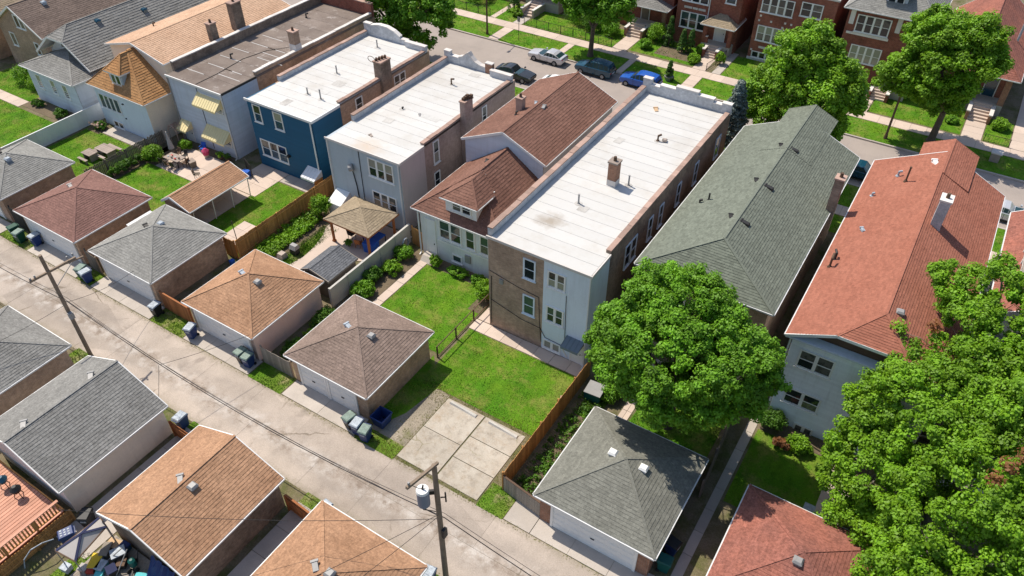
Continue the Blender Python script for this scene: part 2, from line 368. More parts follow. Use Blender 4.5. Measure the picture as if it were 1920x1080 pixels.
    def build(s, name, mat, parent=None, kind=None, smooth=False, label=None, loc=None):
        og = Vector(ORG[parent.name]) if parent is not None else Vector(loc or (0, 0, 0))
        me = bpy.data.meshes.new(name)
        me.from_pydata([(x - og.x, y - og.y, z - og.z) for x, y, z in s.v], [], s.f)
        uvl = me.uv_layers.new(name='UVMap'); arr = np.zeros((len(me.loops), 2), np.float32); c = 0
        for f, uv in zip(s.f, s.uv):
            k = len(f)
            if uv is not None: arr[c:c + k] = uv
            else:
                a = np.array([s.v[i] for i in f]); nn = np.cross(a[1] - a[0], a[2] - a[0]); ax = int(np.argmax(np.abs(nn)))
                arr[c:c + k] = a[:, (1, 2) if ax == 0 else (0, 2) if ax == 1 else (0, 1)]
            c += k
        uvl.data.foreach_set('uv', arr.ravel())
        at = me.attributes.new('tint', 'FLOAT', 'FACE'); at.data.foreach_set('value', np.array(s.ti, np.float32))
        if smooth: me.polygons.foreach_set('use_smooth', [True] * len(me.polygons))
        me.materials.append(mat if not isinstance(mat, str) else W[mat]); me.update()
        return put(name, me, parent, og, kind, label)
def put(name, me, parent, og=None, kind=None, label=None, loc=None):
    o = bpy.data.objects.new(name, me); COL.objects.link(o)
    if parent is not None:
        o.parent = parent; ORG[o.name] = ORG[parent.name]
        if loc is not None: o.location = loc
    else: o.location = og or (0, 0, 0); ORG[o.name] = tuple(og or (0, 0, 0))
    if kind: o['kind'] = kind
    if label: o['label'] = label
    return o
def thing(name, label, cat, loc, group=None, rz=0):
    o = bpy.data.objects.new(name, None); COL.objects.link(o); o.location = loc; o.rotation_euler = (0, 0, rz)
    o.empty_display_size = .3; ORG[o.name] = tuple(loc); o['label'] = label; o['category'] = cat
    if group: o['group'] = group
    return o
def tag(o, label, cat, group=None):
    o['label'] = label; o['category'] = cat
    if group: o['group'] = group
    return o
def dup(root, loc, label, rz=0, group=None):
    r = root.copy(); COL.objects.link(r); r.location = loc; r.rotation_euler = (0, 0, rz); r['label'] = label
    if group: r['group'] = group
    for ch in list(root.children):
        c = ch.copy(); COL.objects.link(c); c.parent = r
        for g in list(ch.children):
            d = g.copy(); COL.objects.link(d); d.parent = c
    return r
def frame(side, plane):
    return {'S': (Vector((0, plane, 0)), Vector((1, 0, 0)), Vector((0, -1, 0))), 'N': (Vector((0, plane, 0)), Vector((-1, 0, 0)), Vector((0, 1, 0))),
            'E': (Vector((plane, 0, 0)), Vector((0, 1, 0)), Vector((1, 0, 0))), 'W': (Vector((plane, 0, 0)), Vector((0, -1, 0)), Vector((-1, 0, 0)))}[side]
def window(p, side, plane, a, b, z0, z1, n=1, fr='white_trim', up='glass_dark', lo='glass_dark', rail=True, t=.09, sill=True):
    if side in 'NW': a, b = -b, -a
    F = frame(side, plane); m = M()
    m.fb(F, a - t, b + t, 0, .07, z1, z1 + t); m.fb(F, a - t, b + t, 0, .07, z0 - t, z0)
    if sill: m.fb(F, a - t - .06, b + t + .06, 0, .13, z0 - t - .06, z0 - t - .002)
    w = (b - a) / n; g = .07
    m.fb(F, a - t, a, 0, .068, z0, z1); m.fb(F, b, b + t, 0, .068, z0, z1)
    for i in range(1, n): m.fb(F, a + i * w - g, a + i * w + g, 0, .068, z0, z1)
    fo = m.build('window', fr, p)
    for i in range(n):
        u0 = a + i * w + (g if i else 0); u1 = a + (i + 1) * w - (g if i < n - 1 else 0); zm = (z0 + z1) / 2
        cells = [(zm + .025, z1 - .03, up, .03), (z0 + .03, zm - .025, lo, .018)] if rail else [(z0 + .03, z1 - .03, up, .03)]
        s = M()
        if rail: s.fb(F, u0, u1, .01, .055, zm - .025, zm + .025)
        s.fb(F, u0, u0 + .035, .01, .05, z0, z1); s.fb(F, u1 - .035, u1, .01, .05, z0, z1)
        s.build('sash', fr, fo)
        for (c0, c1, gm, d) in cells:
            g_ = M(); g_.fb(F, u0 + .03, u1 - .03, 0, d, c0, c1); g_.build('pane', gm, fo)
    return fo
def door(p, side, plane, a, b, z0, z1, mat='white_paint', fr='white_trim'):
    if side in 'NW': a, b = -b, -a
    F = frame(side, plane); m = M(); m.fb(F, a, b, 0, .05, z0, z1)
    for k in (0, 1): m.fb(F, a + .12, b - .12, .05, .062, z0 + .15 + k * (z1 - z0) * .48, z0 + (k + 1) * (z1 - z0) * .46)
    d = m.build('door', mat, p)
    f = M(); f.fb(F, a - .1, a - .002, 0, .08, z0, z1 + .1); f.fb(F, b + .002, b + .1, 0, .08, z0, z1 + .1); f.fb(F, a - .002, b + .002, 0, .078, z1 + .002, z1 + .1); f.build('door_frame', fr, d)
    h = M(); h.fb(F, b - .14, b - .08, .05, .11, z0 + .95, z0 + 1.05); h.build('handle', 'iron', d)
    return d
def wallbox(p, x0, x1, y0, y1, z0, z1, mat, name='wall', sides='SENW', lap=0, gable=None):
    m = M()
    q = {'S': [(x0, y0), (x1, y0)], 'E': [(x1, y0), (x1, y1)], 'N': [(x1, y1), (x0, y1)], 'W': [(x0, y1), (x0, y0)]}
    for s in sides:
        a, b = q[s]; pl = [(a[0], a[1], z0), (b[0], b[1], z0), (b[0], b[1], z1), (a[0], a[1], z1)]
        if gable and s in 'SN': pl = pl[:3] + [(gable[0], a[1], gable[1])] + pl[3:]
        if gable and s in 'EW' and len(gable) > 2: pl = pl
        if lap: m.courses(pl, lap, .022, 0, 0, .05)
        else: m.face(pl)
    m.face([(x0, y0, z1), (x1, y0, z1), (x1, y1, z1), (x0, y1, z1)])
    return m.build(name, mat, p)
# ---------------------------------------------------------------- builders: roofs, garages, fences, foliage
def hip_planes(x0, x1, y0, y1, ze, zr, r0=None, r1=None, xm=None):
    xm = (x0 + x1) / 2 if xm is None else xm; a = y0 if r0 is None else r0; b = y1 if r1 is None else r1
    pl = []
    def dd(l):
        o = []
        for p in l:
            if not o or (Vector(p) - Vector(o[-1])).length > 1e-4: o.append(p)
        return o
    R0, R1 = (xm, a, zr), (xm, b, zr); caps = [(R0, R1)] if abs(a - b) > .01 else []; eav = []
    pl.append(dd([(x1, y0, ze), (x1, y1, ze), R1, R0])); eav.append(((x1, y0, ze), (x1, y1, ze)))
    pl.append(dd([(x0, y1, ze), (x0, y0, ze), R0, R1])); eav.append(((x0, y1, ze), (x0, y0, ze)))
    rk = []
    if r0 is not None:
        pl.append([(x0, y0, ze), (x1, y0, ze), R0]); caps += [((x0, y0, ze), R0), ((x1, y0, ze), R0)]; eav.append(((x0, y0, ze), (x1, y0, ze)))
    else: rk += [((x0, y0, ze), R0), ((x1, y0, ze), R0)]
    if r1 is not None:
        pl.append([(x1, y1, ze), (x0, y1, ze), R1]); caps += [((x1, y1, ze), R1), ((x0, y1, ze), R1)]; eav.append(((x1, y1, ze), (x0, y1, ze)))
    else: rk += [((x0, y1, ze), R1), ((x1, y1, ze), R1)]
    return pl, eav, caps, rk
def roof(p, data, mat, e=.2, lift=.018, tab=.38, trim='white_trim', gut='gutter_metal', th=.14, capm=None, tv=.11, rake='SN'):
    pl, eav, caps, rk = data
    d = M()
    for q in pl: d.ext([(a, b, c - .004) for a, b, c in q], (0, 0, -th))
    r = d.build('roof', trim, p)
    s = M()
    for q in pl: s.courses(q, e, lift, tab, .35, tv)
    s.build('shingles', SH[mat] if mat in SH else W[mat], r, kind='stuff')
    if caps:
        c = M()
        for a, b in caps:
            a, b = Vector(a), Vector(b); L = (b - a).length; k = max(1, int(L / .4))
            for i in range(k):
                u = a + (b - a) * (i / k); w = a + (b - a) * ((i + 1.05) / k)
                c.bar(u + Vector((0, 0, .018)), w + Vector((0, 0, .028)), .17, .016, t=1 + .15 * random.random())
        c.build('ridge_cap', SH[capm or mat] if (capm or mat) in SH else W[mat], r, kind='stuff')
    if gut:
        for a, b in eav:
            g = M(); a, b = Vector(a), Vector(b); o = (b - a).normalized().cross(Vector((0, 0, 1))) * .055
            g.bar(a + o * .7 - Vector((0, 0, .06)), b + o * .7 - Vector((0, 0, .06)), .075, .1); g.build('gutter', gut, p)
    if rk:
        ym_ = (min(q[0][1] for q in rk) + max(q[0][1] for q in rk)) / 2
        for a, b in rk:
            if rake == 'N' and a[1] < ym_ or rake == 'S' and a[1] > ym_ and len(rk) > 2 or rake == '': continue
            g = M(); a, b = Vector(a), Vector(b); g.bar(a - Vector((0, 0, .08)), b - Vector((0, 0, .08)), .06, .2); g.build('rake_board', trim, p)
    return r
def vent(p, x, y, z, kind='hood', mat='galv', rz=0.0, s=1.0):
    m = M(); c, sn = math.cos(rz), math.sin(rz)
    def T(a, b, h): return (x + (a * c - b * sn) * s, y + (a * sn + b * c) * s, z + h * s)
    if kind == 'hood':
        m.hexa([T(-.2, -.2, -.12), T(.2, -.2, -.12), T(.2, .2, -.12), T(-.2, .2, -.12), T(-.2, -.2, .12), T(.2, -.2, .12), T(.2, .2, .12), T(-.2, .2, .12)])
        m.hexa([T(-.26, -.25, .12), T(.26, -.25, .12), T(.26, .25, .12), T(-.26, .25, .12), T(-.17, -.16, .24), T(.17, -.16, .24), T(.17, .16, .24), T(-.17, .16, .24)])
    elif kind == 'slant':
        m.hexa([T(-.17, -.3, -.1), T(.17, -.3, -.1), T(.17, .3, -.1), T(-.17, .3, -.1), T(-.14, -.26, .07), T(.14, -.26, .07), T(.14, .26, .14), T(-.14, .26, .14)])
        m.hexa([T(-.21, .22, .08), T(.21, .22, .08), T(.21, .36, .06), T(-.21, .36, .06), T(-.2, .22, .17), T(.2, .22, .17), T(.2, .36, .15), T(-.2, .36, .15)])
    elif kind == 'pipe':
        m.cyl(T(0, 0, -.1), T(0, 0, .75), .065, .065, 8); m.cyl(T(0, 0, -.05), T(0, 0, .06), .16, .1, 8); m.cyl(T(0, 0, .75), T(0, 0, .8), .085, .085, 8)
    elif kind == 'elbow':
        m.cyl(T(0, 0, -.1), T(0, 0, .45), .07, .07, 8); m.cyl(T(0, 0, .42), T(.25, .1, .5), .085, .085, 8); m.cyl(T(0, 0, -.05), T(0, 0, .05), .17, .11, 8)
    return m.build('roof_vent', mat, p)
def chimney(p, x0, x1, y0, y1, z0, z1, mat, capm='coping', pots=1, flash=0):
    m = M(); m.box(x0, x1, y0, y1, z0, z1); c = m.build('chimney', mat, p)
    k = M(); k.box(x0 - .06, x1 + .06, y0 - .06, y1 + .06, z1 - .002, z1 + .12); k.build('cap', capm, c)
    if flash: f = M(); f.box(x0 - .015, x1 + .015, y0 - .015, y1 + .015, z0 - .02, z0 + flash); f.build('flashing', 'white_coping', c)
    for i in range(pots):
        f = M(); yy = y0 + (i + .5) * (y1 - y0) / pots; f.cyl(((x0 + x1) / 2, yy, z1 + .1), ((x0 + x1) / 2, yy, z1 + .45), .13, .11, 10); f.build('flue', 'rust_iron', c)
    return c
def garage_door(p, side, plane, a, b, z0, z1):
    if side in 'NW': a, b = -b, -a
    F = frame(side, plane); m = M(); k = 4
    for i in range(k):
        h = (z1 - z0) / k; m.fb(F, a, b, 0, .05, z0 + i * h + .012, z0 + (i + 1) * h - .012)
        n = max(2, int((b - a) / .8))
        for j in range(n):
            w = (b - a) / n; m.fb(F, a + j * w + .1, a + (j + 1) * w - .1, .05, .062, z0 + i * h + .1, z0 + (i + 1) * h - .1)
    m.fb(F, a, b, 0, .03, z0, z1)
    d = m.build('garage_door', 'white_paint', p)
    f = M(); f.fb(F, a - .16, a - .003, 0, .1, z0, z1 + .14); f.fb(F, b + .003, b + .16, 0, .1, z0, z1 + .14); f.fb(F, a - .003, b + .003, 0, .098, z1 + .003, z1 + .14)
    f.build('door_frame', 'white_trim', d)
    h = M(); h.fb(F, (a + b) / 2 - .12, (a + b) / 2 + .12, .05, .1, z0 + .95, z0 + 1.0); h.build('handle', 'iron', d)
def garage(label, x0, x1, y0, y1, mat, wm, doors, zr=4.25, ze=2.65, ov=.3, side='S', gable=False, sidem=None, vents=(), ym=None):
    p = thing('garage', label, 'garage', ((x0 + x1) / 2, (y0 + y1) / 2, 0))
    ym = (y0 + y1) / 2 if ym is None else ym
    wx0, wx1, wy0, wy1 = x0 + ov, x1 - ov, y0 + ov, y1 - ov; zt = ze - .14
    xm = (x0 + x1) / 2
    wallbox(p, wx0, wx1, wy0, wy1, -.05, zt + .1, wm, gable=(xm, zr - .16) if gable else None)
    if sidem:
        m = M(); m.box(wx1 + .001, wx1 + .012, wy0 - .011, wy1 + .01, -.05, zt + .05); m.build('wall_cladding', sidem, p)
    for (a, b) in doors: garage_door(p, side, wy0 if side == 'S' else wy1, a, b, 0, 2.12)
    roof(p, hip_planes(x0, x1, y0, y1, ze, zr, None if gable else ym, None if gable else ym), mat)
    for v in vents: vent(p, *v)
    return p
def board_fence(label, p0, p1, h, mat, bw=.16, name='wood_fence', cat='fence', side=1, postm=None, cap=False, z=0.0, t=.03, group=None, hj=.02, gap=.012, rails=True, pw=.1):
    a, b = Vector((p0[0], p0[1], z)), Vector((p1[0], p1[1], z)); d = b - a; L = d.length; d.normalize(); ang = math.atan2(d.y, d.x)
    r = thing(name, label, cat, tuple(a), group); n = max(1, int(round(L / bw))); w = L / n
    nn = Vector((-d.y, d.x, 0)) * side
    m = M(); m.box(0, w - gap, -t / 2, t / 2, 0, h); me = m.build('board', mat, None); data = me.data; bpy.data.objects.remove(me)
    for i in range(n):
        o = put('board', data, r, loc=tuple(d * (w * i))); o.rotation_euler = (0, 0, ang + random.uniform(-.012, .012)); o.scale = (1, 1, 1 + random.uniform(-hj, hj))
    if rails:
        for zz in (.3, h - .3):
            m = M(); m.bar(a + nn * (t / 2 + .03) + Vector((0, 0, zz)), b + nn * (t / 2 + .03) + Vector((0, 0, zz)), .05, .09); m.build('rail', postm or mat, r)
    k = max(1, int(round(L / 2.4)))
    for i in range(k + 1):
        q = a + d * (L * i / k) + nn * (t / 2 + pw / 2 + .004); m = M(); m.bar(q, q + Vector((0, 0, h + .04)), pw, pw, up=(d.x, d.y, 0)); m.build('post', postm or mat, r)
    if cap: m = M(); m.bar(a + Vector((0, 0, h + .05)), b + Vector((0, 0, h + .05)), .12, .04); m.build('cap_rail', postm or mat, r)
    return r
def rail_fence(label, p0, p1, h, mat='iron', name='iron_fence', step=2.2, pickets=.14, rails=(.15, .95), r=.03, group=None, z=0.0, pw=.06):
    a, b = Vector((p0[0], p0[1], z)), Vector((p1[0], p1[1], z)); d = b - a; L = d.length; d.normalize()
    q = thing(name, label, 'fence', tuple(a), group); k = max(1, int(round(L / step)))
    for i in range(k + 1):
        c = a + d * (L * i / k); m = M(); m.bar(c, c + Vector((0, 0, h)), pw, pw, up=(d.x, d.y, 0)); m.build('post', mat, q)
    for f in rails: m = M(); m.bar(a + Vector((0, 0, h * f)), b + Vector((0, 0, h * f)), r, r * 1.3); m.build('rail', mat, q)
    if pickets:
        m = M(); n = int(L / pickets)
        for i in range(1, n): c = a + d * (L * i / n); m.bar(c + Vector((0, 0, .08)), c + Vector((0, 0, h - .03)), .018, .018)
        m.build('pickets', mat, q, kind='stuff')
    return q
def slabs(parent, x0, x1, y0, y1, nx, ny, z0, z1, mat, name='slab', gap=.012):
    w, d = (x1 - x0) / nx, (y1 - y0) / ny; m = M()
    m.box(gap / 2, w - gap / 2, gap / 2, d - gap / 2, z0, z1); t = m.build(name, mat, None); me = t.data; bpy.data.objects.remove(t)
    og = Vector(ORG[parent.name])
    for i in range(nx):
        for j in range(ny):
            o = put(name, me, parent, loc=(x0 + i * w - og.x, y0 + j * d - og.y, random.uniform(-.006, .006) - og.z)); 
def struct(name, m, mat):
    o = m.build(name, mat, None); o['kind'] = 'structure'; return o
def sempty(name, x, y):
    o = bpy.data.objects.new(name, None); COL.objects.link(o); o.location = (x, y, 0); ORG[o.name] = (x, y, 0); o['kind'] = 'structure'; return o
def np_mesh(name, V, nper, tint, mat, uvs=False):
    me = bpy.data.meshes.new(name); n = len(V) // nper
    me.vertices.add(len(V)); me.vertices.foreach_set('co', V.astype(np.float32).ravel())
    me.loops.add(len(V)); me.loops.foreach_set('vertex_index', np.arange(len(V), dtype=np.int32))
    me.polygons.add(n); me.polygons.foreach_set('loop_start', np.arange(0, len(V), nper, dtype=np.int32))
    at = me.attributes.new('tint', 'FLOAT', 'FACE'); at.data.foreach_set('value', tint.astype(np.float32))
    me.materials.append(W[mat]); me.update(calc_edges=True); return me
def leaves(name, C, rad, nleaf, size, mat, parent, flat=.8, up=.6, kind=None):
    C = np.asarray(C, float); n = len(C); og = np.array(ORG[parent.name]); rad = np.asarray(rad, float) * np.ones(n)
    d = RNG.normal(size=(n, nleaf, 3)); d /= np.linalg.norm(d, axis=2, keepdims=True)
    rr = RNG.random((n, nleaf, 1)) ** .42; off = d * rr * rad[:, None, None]; off[..., 2] *= flat
    P = (C[:, None, :] + off).reshape(-1, 3) - og
    nv = d + RNG.normal(size=d.shape) * .55; nv += np.array([-.25, .05, up]); nv = nv.reshape(-1, 3); nv /= np.linalg.norm(nv, axis=1, keepdims=True)
    a = np.cross(nv, RNG.normal(size=nv.shape)); a /= np.linalg.norm(a, axis=1, keepdims=True); b = np.cross(nv, a)
    s = size * (.65 + .7 * RNG.random((len(P), 1)))
    V = np.stack([P + a * s * .5, P + b * s * .34 + a * s * .04, P - a * s * .5, P - b * s * .34 + a * s * .04], 1).reshape(-1, 3)
    ct = np.repeat(.78 + .44 * RNG.random(n), nleaf); t = ct * (.85 + .3 * RNG.random(len(P)))
    me = np_mesh(name, V, 4, t, mat)
    return put(name, me, parent, kind=kind)
def lobe_points(lobes, n, lo=.66, zmin=-.55, bump=.16):
    Wt = np.array([l[3] * l[4] for l in lobes], float); Wt /= Wt.sum(); out = []
    while len(out) < n:
        l = lobes[RNG.choice(len(lobes), p=Wt)]; d = RNG.normal(size=3); d /= np.linalg.norm(d)
        if d[2] < zmin: continue
        f = lo + (1 - lo) * RNG.random() ** .6
        f *= 1 + bump * math.sin(d[0] * 6 + l[0]) * math.sin(d[1] * 7 + l[1]) + bump * .6 * math.sin(d[2] * 9 + l[0] + l[1])
        p = np.array(l[:3]) + d * f * np.array(l[3:6])
        if any(k is not l and (((p - np.array(k[:3])) / np.array(k[3:6])) ** 2).sum() < .45 for k in lobes): continue
        out.append(p)
    return np.array(out)
def tree(label, x, y, tr, th, lobes, ncl, clr, nleaf, ls, mat='leaf', bark='bark', name='leafy_tree', cat='tree', group=None, lo=.62, nb=46, extra=None):
    r = thing(name, label, cat, (x, y, 0), group); pts = lobe_points(lobes, ncl, lo)
    m = M(); top = Vector((x + random.uniform(-.2, .2), y + random.uniform(-.2, .2), th)); z = [0, th * .12, th * .5, th]
    pr = [tr * 1.45, tr * 1.05, tr * .92, tr * .8]
    for i in range(3):
        f = lambda zz: Vector((x, y, 0)).lerp(top, zz / th) if th else top
        m.cyl(f(z[i]), f(z[i + 1]), pr[i], pr[i + 1], 12, False)
    for l in lobes:
        c = Vector(l[:3]); mid = top.lerp(c, .55) + Vector((0, 0, .35)); m.cyl(top - Vector((0, 0, .25)), mid, tr * .6, tr * .36, 8, False); m.cyl(mid, c, tr * .36, tr * .2, 7, False)
        own = [q for q in pts if ((q - np.array(l[:3])) ** 2).sum() < max(l[3:6]) ** 2 * 1.3]
        for q in random.sample(own, min(len(own), max(4, nb // len(lobes)))):
            q = Vector(q); k = mid.lerp(c, random.random()); h = k.lerp(q, .5) + Vector((0, 0, random.uniform(-.3, .4)))
            m.cyl(k, h, tr * .16, tr * .09, 5, False); m.cyl(h, q, tr * .09, tr * .03, 5, False)
    m.build('trunk', bark, r, smooth=True)
    leaves('crown', pts, clr * (.7 + .6 * RNG.random(len(pts))), nleaf, ls, mat, r)
    if extra: extra(r)
    return r
def shrub(label, x, y, rx, ry, h, n=60, nleaf=40, ls=.1, mat='leaf_bright', name='shrub', cat='shrub', group=None, cone=False, z=0.0, stem=True):
    r = thing(name, label, cat, (x, y, z), group); C = []
    for i in range(n):
        a = RNG.random() * 6.283
        if cone:
            k = RNG.random() ** .75; f = (1 - k) ** .8 * (.75 + .25 * RNG.random()); C.append((x + rx * f * math.cos(a), y + ry * f * math.sin(a), z + h * (.05 + .93 * k)))
        else:
            ph = math.acos(1 - 1.35 * RNG.random()); f = .6 + .4 * RNG.random(); C.append((x + rx * f * math.sin(ph) * math.cos(a), y + ry * f * math.sin(ph) * math.sin(a), z + h * (.42 + .52 * f * math.cos(ph))))
    leaves('foliage', C, (min(rx, ry) * .28 + .06) if cone else min(rx, ry, h * .6) * .38, nleaf, ls, mat, r)
    if stem:
        m = M(); m.cyl((x, y, z), (x, y, z + h * .45), .05 + .03 * h / 2, .03, 7)
        for i in range(6): a = i * 1.05; m.cyl((x, y, z + h * .15), (x + rx * .6 * math.cos(a), y + ry * .6 * math.sin(a), z + h * .6), .025, .012, 5)
        m.build('stem', 'bark', r)
    return r
BL = {'blade': [[], []], 'blade_dry': [[], []]}
def blades(x0, x1, y0, y1, dens, h=.09, mat='blade', w=.026, mask=None):
    dens *= 1.6; h *= .75; n = int((x1 - x0) * (y1 - y0) * dens); P = np.stack([x0 + (x1 - x0) * RNG.random(n), y0 + (y1 - y0) * RNG.random(n), np.full(n, .015)], 1)
    if mask is not None: P = P[mask(P)]; n = len(P)
    # patchy growth
    k = np.sin(P[:, 0] * 1.9 + 1.3 * np.sin(P[:, 1] * 1.1)) * np.sin(P[:, 1] * 2.3 + 1.1 * np.sin(P[:, 0] * .9)); hh = h * (.55 + .35 * k + .5 * RNG.random(n))
    a = RNG.random(n) * 6.283; u = np.stack([np.cos(a), np.sin(a), np.zeros(n)], 1) * (w * (.7 + .6 * RNG.random(n)))[:, None]
    tip = P + np.stack([RNG.normal(size=n) * .04, RNG.normal(size=n) * .04, np.maximum(hh, .03)], 1)
    BL[mat][0].append(np.stack([P - u, P + u, tip], 1).reshape(-1, 3)); BL[mat][1].append(.75 + .5 * RNG.random(n))
def flush_blades():
    for mat, (v, t) in BL.items():
        if v: me = np_mesh('grass', np.concatenate(v), 3, np.concatenate(t), mat); o = put('grass', me, None, None, 'stuff')
# ---------------------------------------------------------------- setting: ground, alley, street, pavements, lawns
m = M()
for y0, y1 in ((-60, 15.9), (15.9, 67.85), (77.15, 400)): m.face([(-400, y0, 0), (300, y0, 0), (300, y1, 0), (-400, y1, 0)])
struct('ground', m, 'ground')
m = M(); m.face([(-400, 67.7, -.13), (300, 67.7, -.13), (300, 77.3, -.13), (-400, 77.3, -.13)]); struct('road', m, 'asphalt')
for yy in ((67.8, 68.0), (77.0, 77.2)):
    k = sempty('kerb', -60, yy[0]); slabs(k, -130, 40, yy[0], yy[1], 56, 1, -.2, .02, 'concrete', 'kerb_stone')
al = sempty('alley', -40, 18); 
for y0, y1 in ((15.9, 18.3), (18.3, 20.75)):
    x = -120
    while x < 24: L = random.uniform(3.6, 8.5); slabs(al, x, x + L, y0, y1, 1, 1, -.1, .012, 'alley', 'alley_slab', .012); x += L
ap = sempty('pavement', -40, 21.5)
for x0, x1, n in ((-71.5, -65.2, 3), (-61.1, -54.5, 3), (-52.6, -45.5, 4), (-41.7, -35, 3), (-31.7, -25.2, 2), (-11.9, -4.5, 3), (-13.7, -11.92, 1), (-2, 5.4, 3)):
    slabs(ap, x0, x1, 20.78, 22.27, n, 1, -.1, .045, 'concrete', 'apron_slab', .02)
pd = sempty('parking_pad', -18.8, 23.8)
for x0, x1 in ((-21.85, -18.86), (-18.8, -15.7)): slabs(pd, x0, x1, 20.95, 26.6, 1, 2 if x0 < -20 else 3, -.1, .05, 'pad_concrete', 'pad_slab', .05)
sw = sempty('sidewalk', -40, 82)
slabs(sw, -120, 30, 81.15, 82.85, 96, 1, -.1, .04, 'pink_concrete', 'paving_slab', .02)
slabs(sw, -120, 30, 62.3, 63.9, 60, 1, -.1, .04, 'pink_concrete', 'paving_slab', .02)
pa = sempty('path', -30, 60)
for x0, x1, y0, y1, nx, ny, mt in (
    (-52.3, -50.9, 77.22, 81.13, 1, 3, 'pink_concrete'), (-42.9, -42.0, 77.22, 81.13, 1, 3, 'pink_concrete'), (-34.5, -33.7, 77.22, 81.13, 1, 3, 'pink_concrete'),
    (-26.7, -25.3, 77.22, 81.13, 1, 3, 'pink_concrete'), (-37.8, -35.9, 82.9, 87.1, 1, 3, 'pink_concrete'), (-27.3, -25.7, 82.9, 86.8, 1, 3, 'pink_concrete'),
    (-24.9, -23.9, 82.9, 89.4, 1, 4, 'concrete'), (1.9, 3.8, 82.9, 87.0, 1, 3, 'pink_concrete'), (6.4, 8.0, 82.9, 98, 1, 8, 'pink_concrete'),
    (-52.2, -50.9, 82.9, 85.4, 1, 2, 'concrete'), (-9.2, -7.4, 82.9, 88.2, 1, 3, 'pink_concrete'), (-55.8, -55.0, 82.9, 89, 1, 4, 'pink_concrete'),
    (-32.5, -31.75, 23.0, 38.0, 1, 12, 'pink_concrete'), (-24.6, -15.0, 32.95, 34.05, 7, 1, 'pink_concrete'), (-24.55, -23.5, 34.1, 38, 1, 3, 'pink_concrete'),
    (-3.95, -3.35, 21.0, 36.4, 1, 9, 'concrete'), (-11.45, -10.75, 31.1, 33.0, 2, 2, 'pink_concrete'), (-11.45, -10.75, 33.05, 37.5, 2, 3, 'concrete'),
    (-54.5, -51.35, 30.1, 36.5, 2, 4, 'pink_concrete'), (-54.5, -50.85, 36.55, 40.95, 2, 3, 'pink_concrete'), (-50.8, -46.5, 39.6, 40.95, 3, 1, 'concrete'),
    (-72.7, -67.0, 36.4, 37.95, 4, 1, 'concrete'), (-96, -85.2, 35.0, 36.3, 7, 1, 'pink_concrete'), (-34.9, -32.2, 6.0, 15.4, 2, 5, 'concrete'),
    (-24.7, -22.2, 4, 15.2, 1, 6, 'concrete'), (1.6, 3.2, 30.6, 35.0, 1, 3, 'pink_concrete')):
    slabs(pa, x0, x1, y0, y1, nx, ny, -.1, .042, mt, 'path_slab', .025)
pt = sempty('patio', -50, 36)
slabs(pt, -62.9, -54.6, 35.2, 39.2, 4, 2, -.1, .046, 'pink_concrete', 'patio_slab', .018)
# the curved patio and walk under the gazebo
m = M(); crv = [(-42.6, 31.0), (-41.2, 31.0), (-40.95, 32.6), (-41.1, 34.0), (-41.6, 35.6), (-42.2, 36.6), (-41.8, 39.5), (-35.0, 39.5), (-35.0, 35.2), (-36.6, 34.6), (-38.6, 33.6), (-39.0, 29.9), (-42.6, 29.9)]
m.ext([(x, y, -.05) for x, y in crv], (0, 0, .1)); m.build('patio_sheet', 'pink_concrete', pt)
# gravel strip beside the parking pad
m = M(); m.face([(-24.7, 20.8, .01), (-21.9, 20.8, .01), (-21.9, 26.8, .01), (-23.0, 26.9, .01), (-23.5, 24, .01), (-24.2, 22.6, .01), (-24.7, 22.3, .01)]); g_ = struct('gravel', m, 'gravel'); g_['kind'] = 'stuff'
lm = M()
LAWN = [(-95, -75.4, 23.5, 34.95), (-95, -85.3, 36.35, 40), (-74.8, -65.7, 29.6, 36.3), (-64.0, -54.7, 29.7, 35.15), (-51.3, -45.4, 29.7, 39.5), (-31.7, -24.8, 29.6, 37.2), (-24.45, -15.05, 26.9, 32.9),  (-3.2, 1.7, 28.9, 35.3),
        (-130, -52.4, 77.25, 81.1), (-50.85, -42.95, 77.25, 81.1), (-41.95, -34.55, 77.25, 81.1), (-33.65, -26.75, 77.25, 81.1), (-25.25, 30, 77.25, 81.1),
        (-130, -52.3, 82.9, 89), (-50.8, -37.9, 83.1, 88.6), (-35.8, -27.4, 83.4, 88.6), (-23.8, -9.3, 82.9, 88.9), (-7.3, 1.8, 83.2, 88.8), (3.9, 6.3, 83.1, 88.5), (8.1, 25, 82.9, 90),
        (-130, 30, 63.95, 67.75), (-130, 30, 59.4, 62.25), (-14.0, -12.5, 22.6, 33), (-10.6, -5.2, 30.5, 37.5)]
for x0, x1, y0, y1 in LAWN: lm.face([(x0, y0, .012), (x1, y0, .012), (x1, y1, .012), (x0, y1, .012)])
lm.face([(-25.1, 22.3, .011), (-24.2, 22.6, .011), (-23.5, 24, .011), (-23.0, 26.9, .011), (-25.1, 29.3, .011)]); struct('lawn', lm, 'lawn')
blades(-25.0, -23.2, 22.6, 27.2, 90, .1, mask=lambda P: P[:, 0] < -24.3 + (P[:, 1] - 22.6) * .28)
VERGE = [(-65.2, -61.15, 20.8, 22.2), (-54.4, -52.65, 20.8, 22.2), (-45.4, -41.8, 20.75, 22.3), (-34.9, -31.8, 20.7, 22.3), (-25.1, -21.9, 20.6, 21.8), (-15.6, -13.75, 20.7, 22.6), (-4.4, -2.1, 20.8, 22.2),
         (-44.8, -43.1, 14.9, 16.2), (-47.3, -44.6, 15.0, 16.1), (-34.9, -32.1, 14.9, 16.0), (-24.7, -22.1, 14.9, 16.0), (-15, -10, 14.5, 15.9), (-33.0, -30, 3, 6.4), (-75, -71.5, 20.8, 22.2), (-42.5, -40.9, 31, 37)]
vm = M()
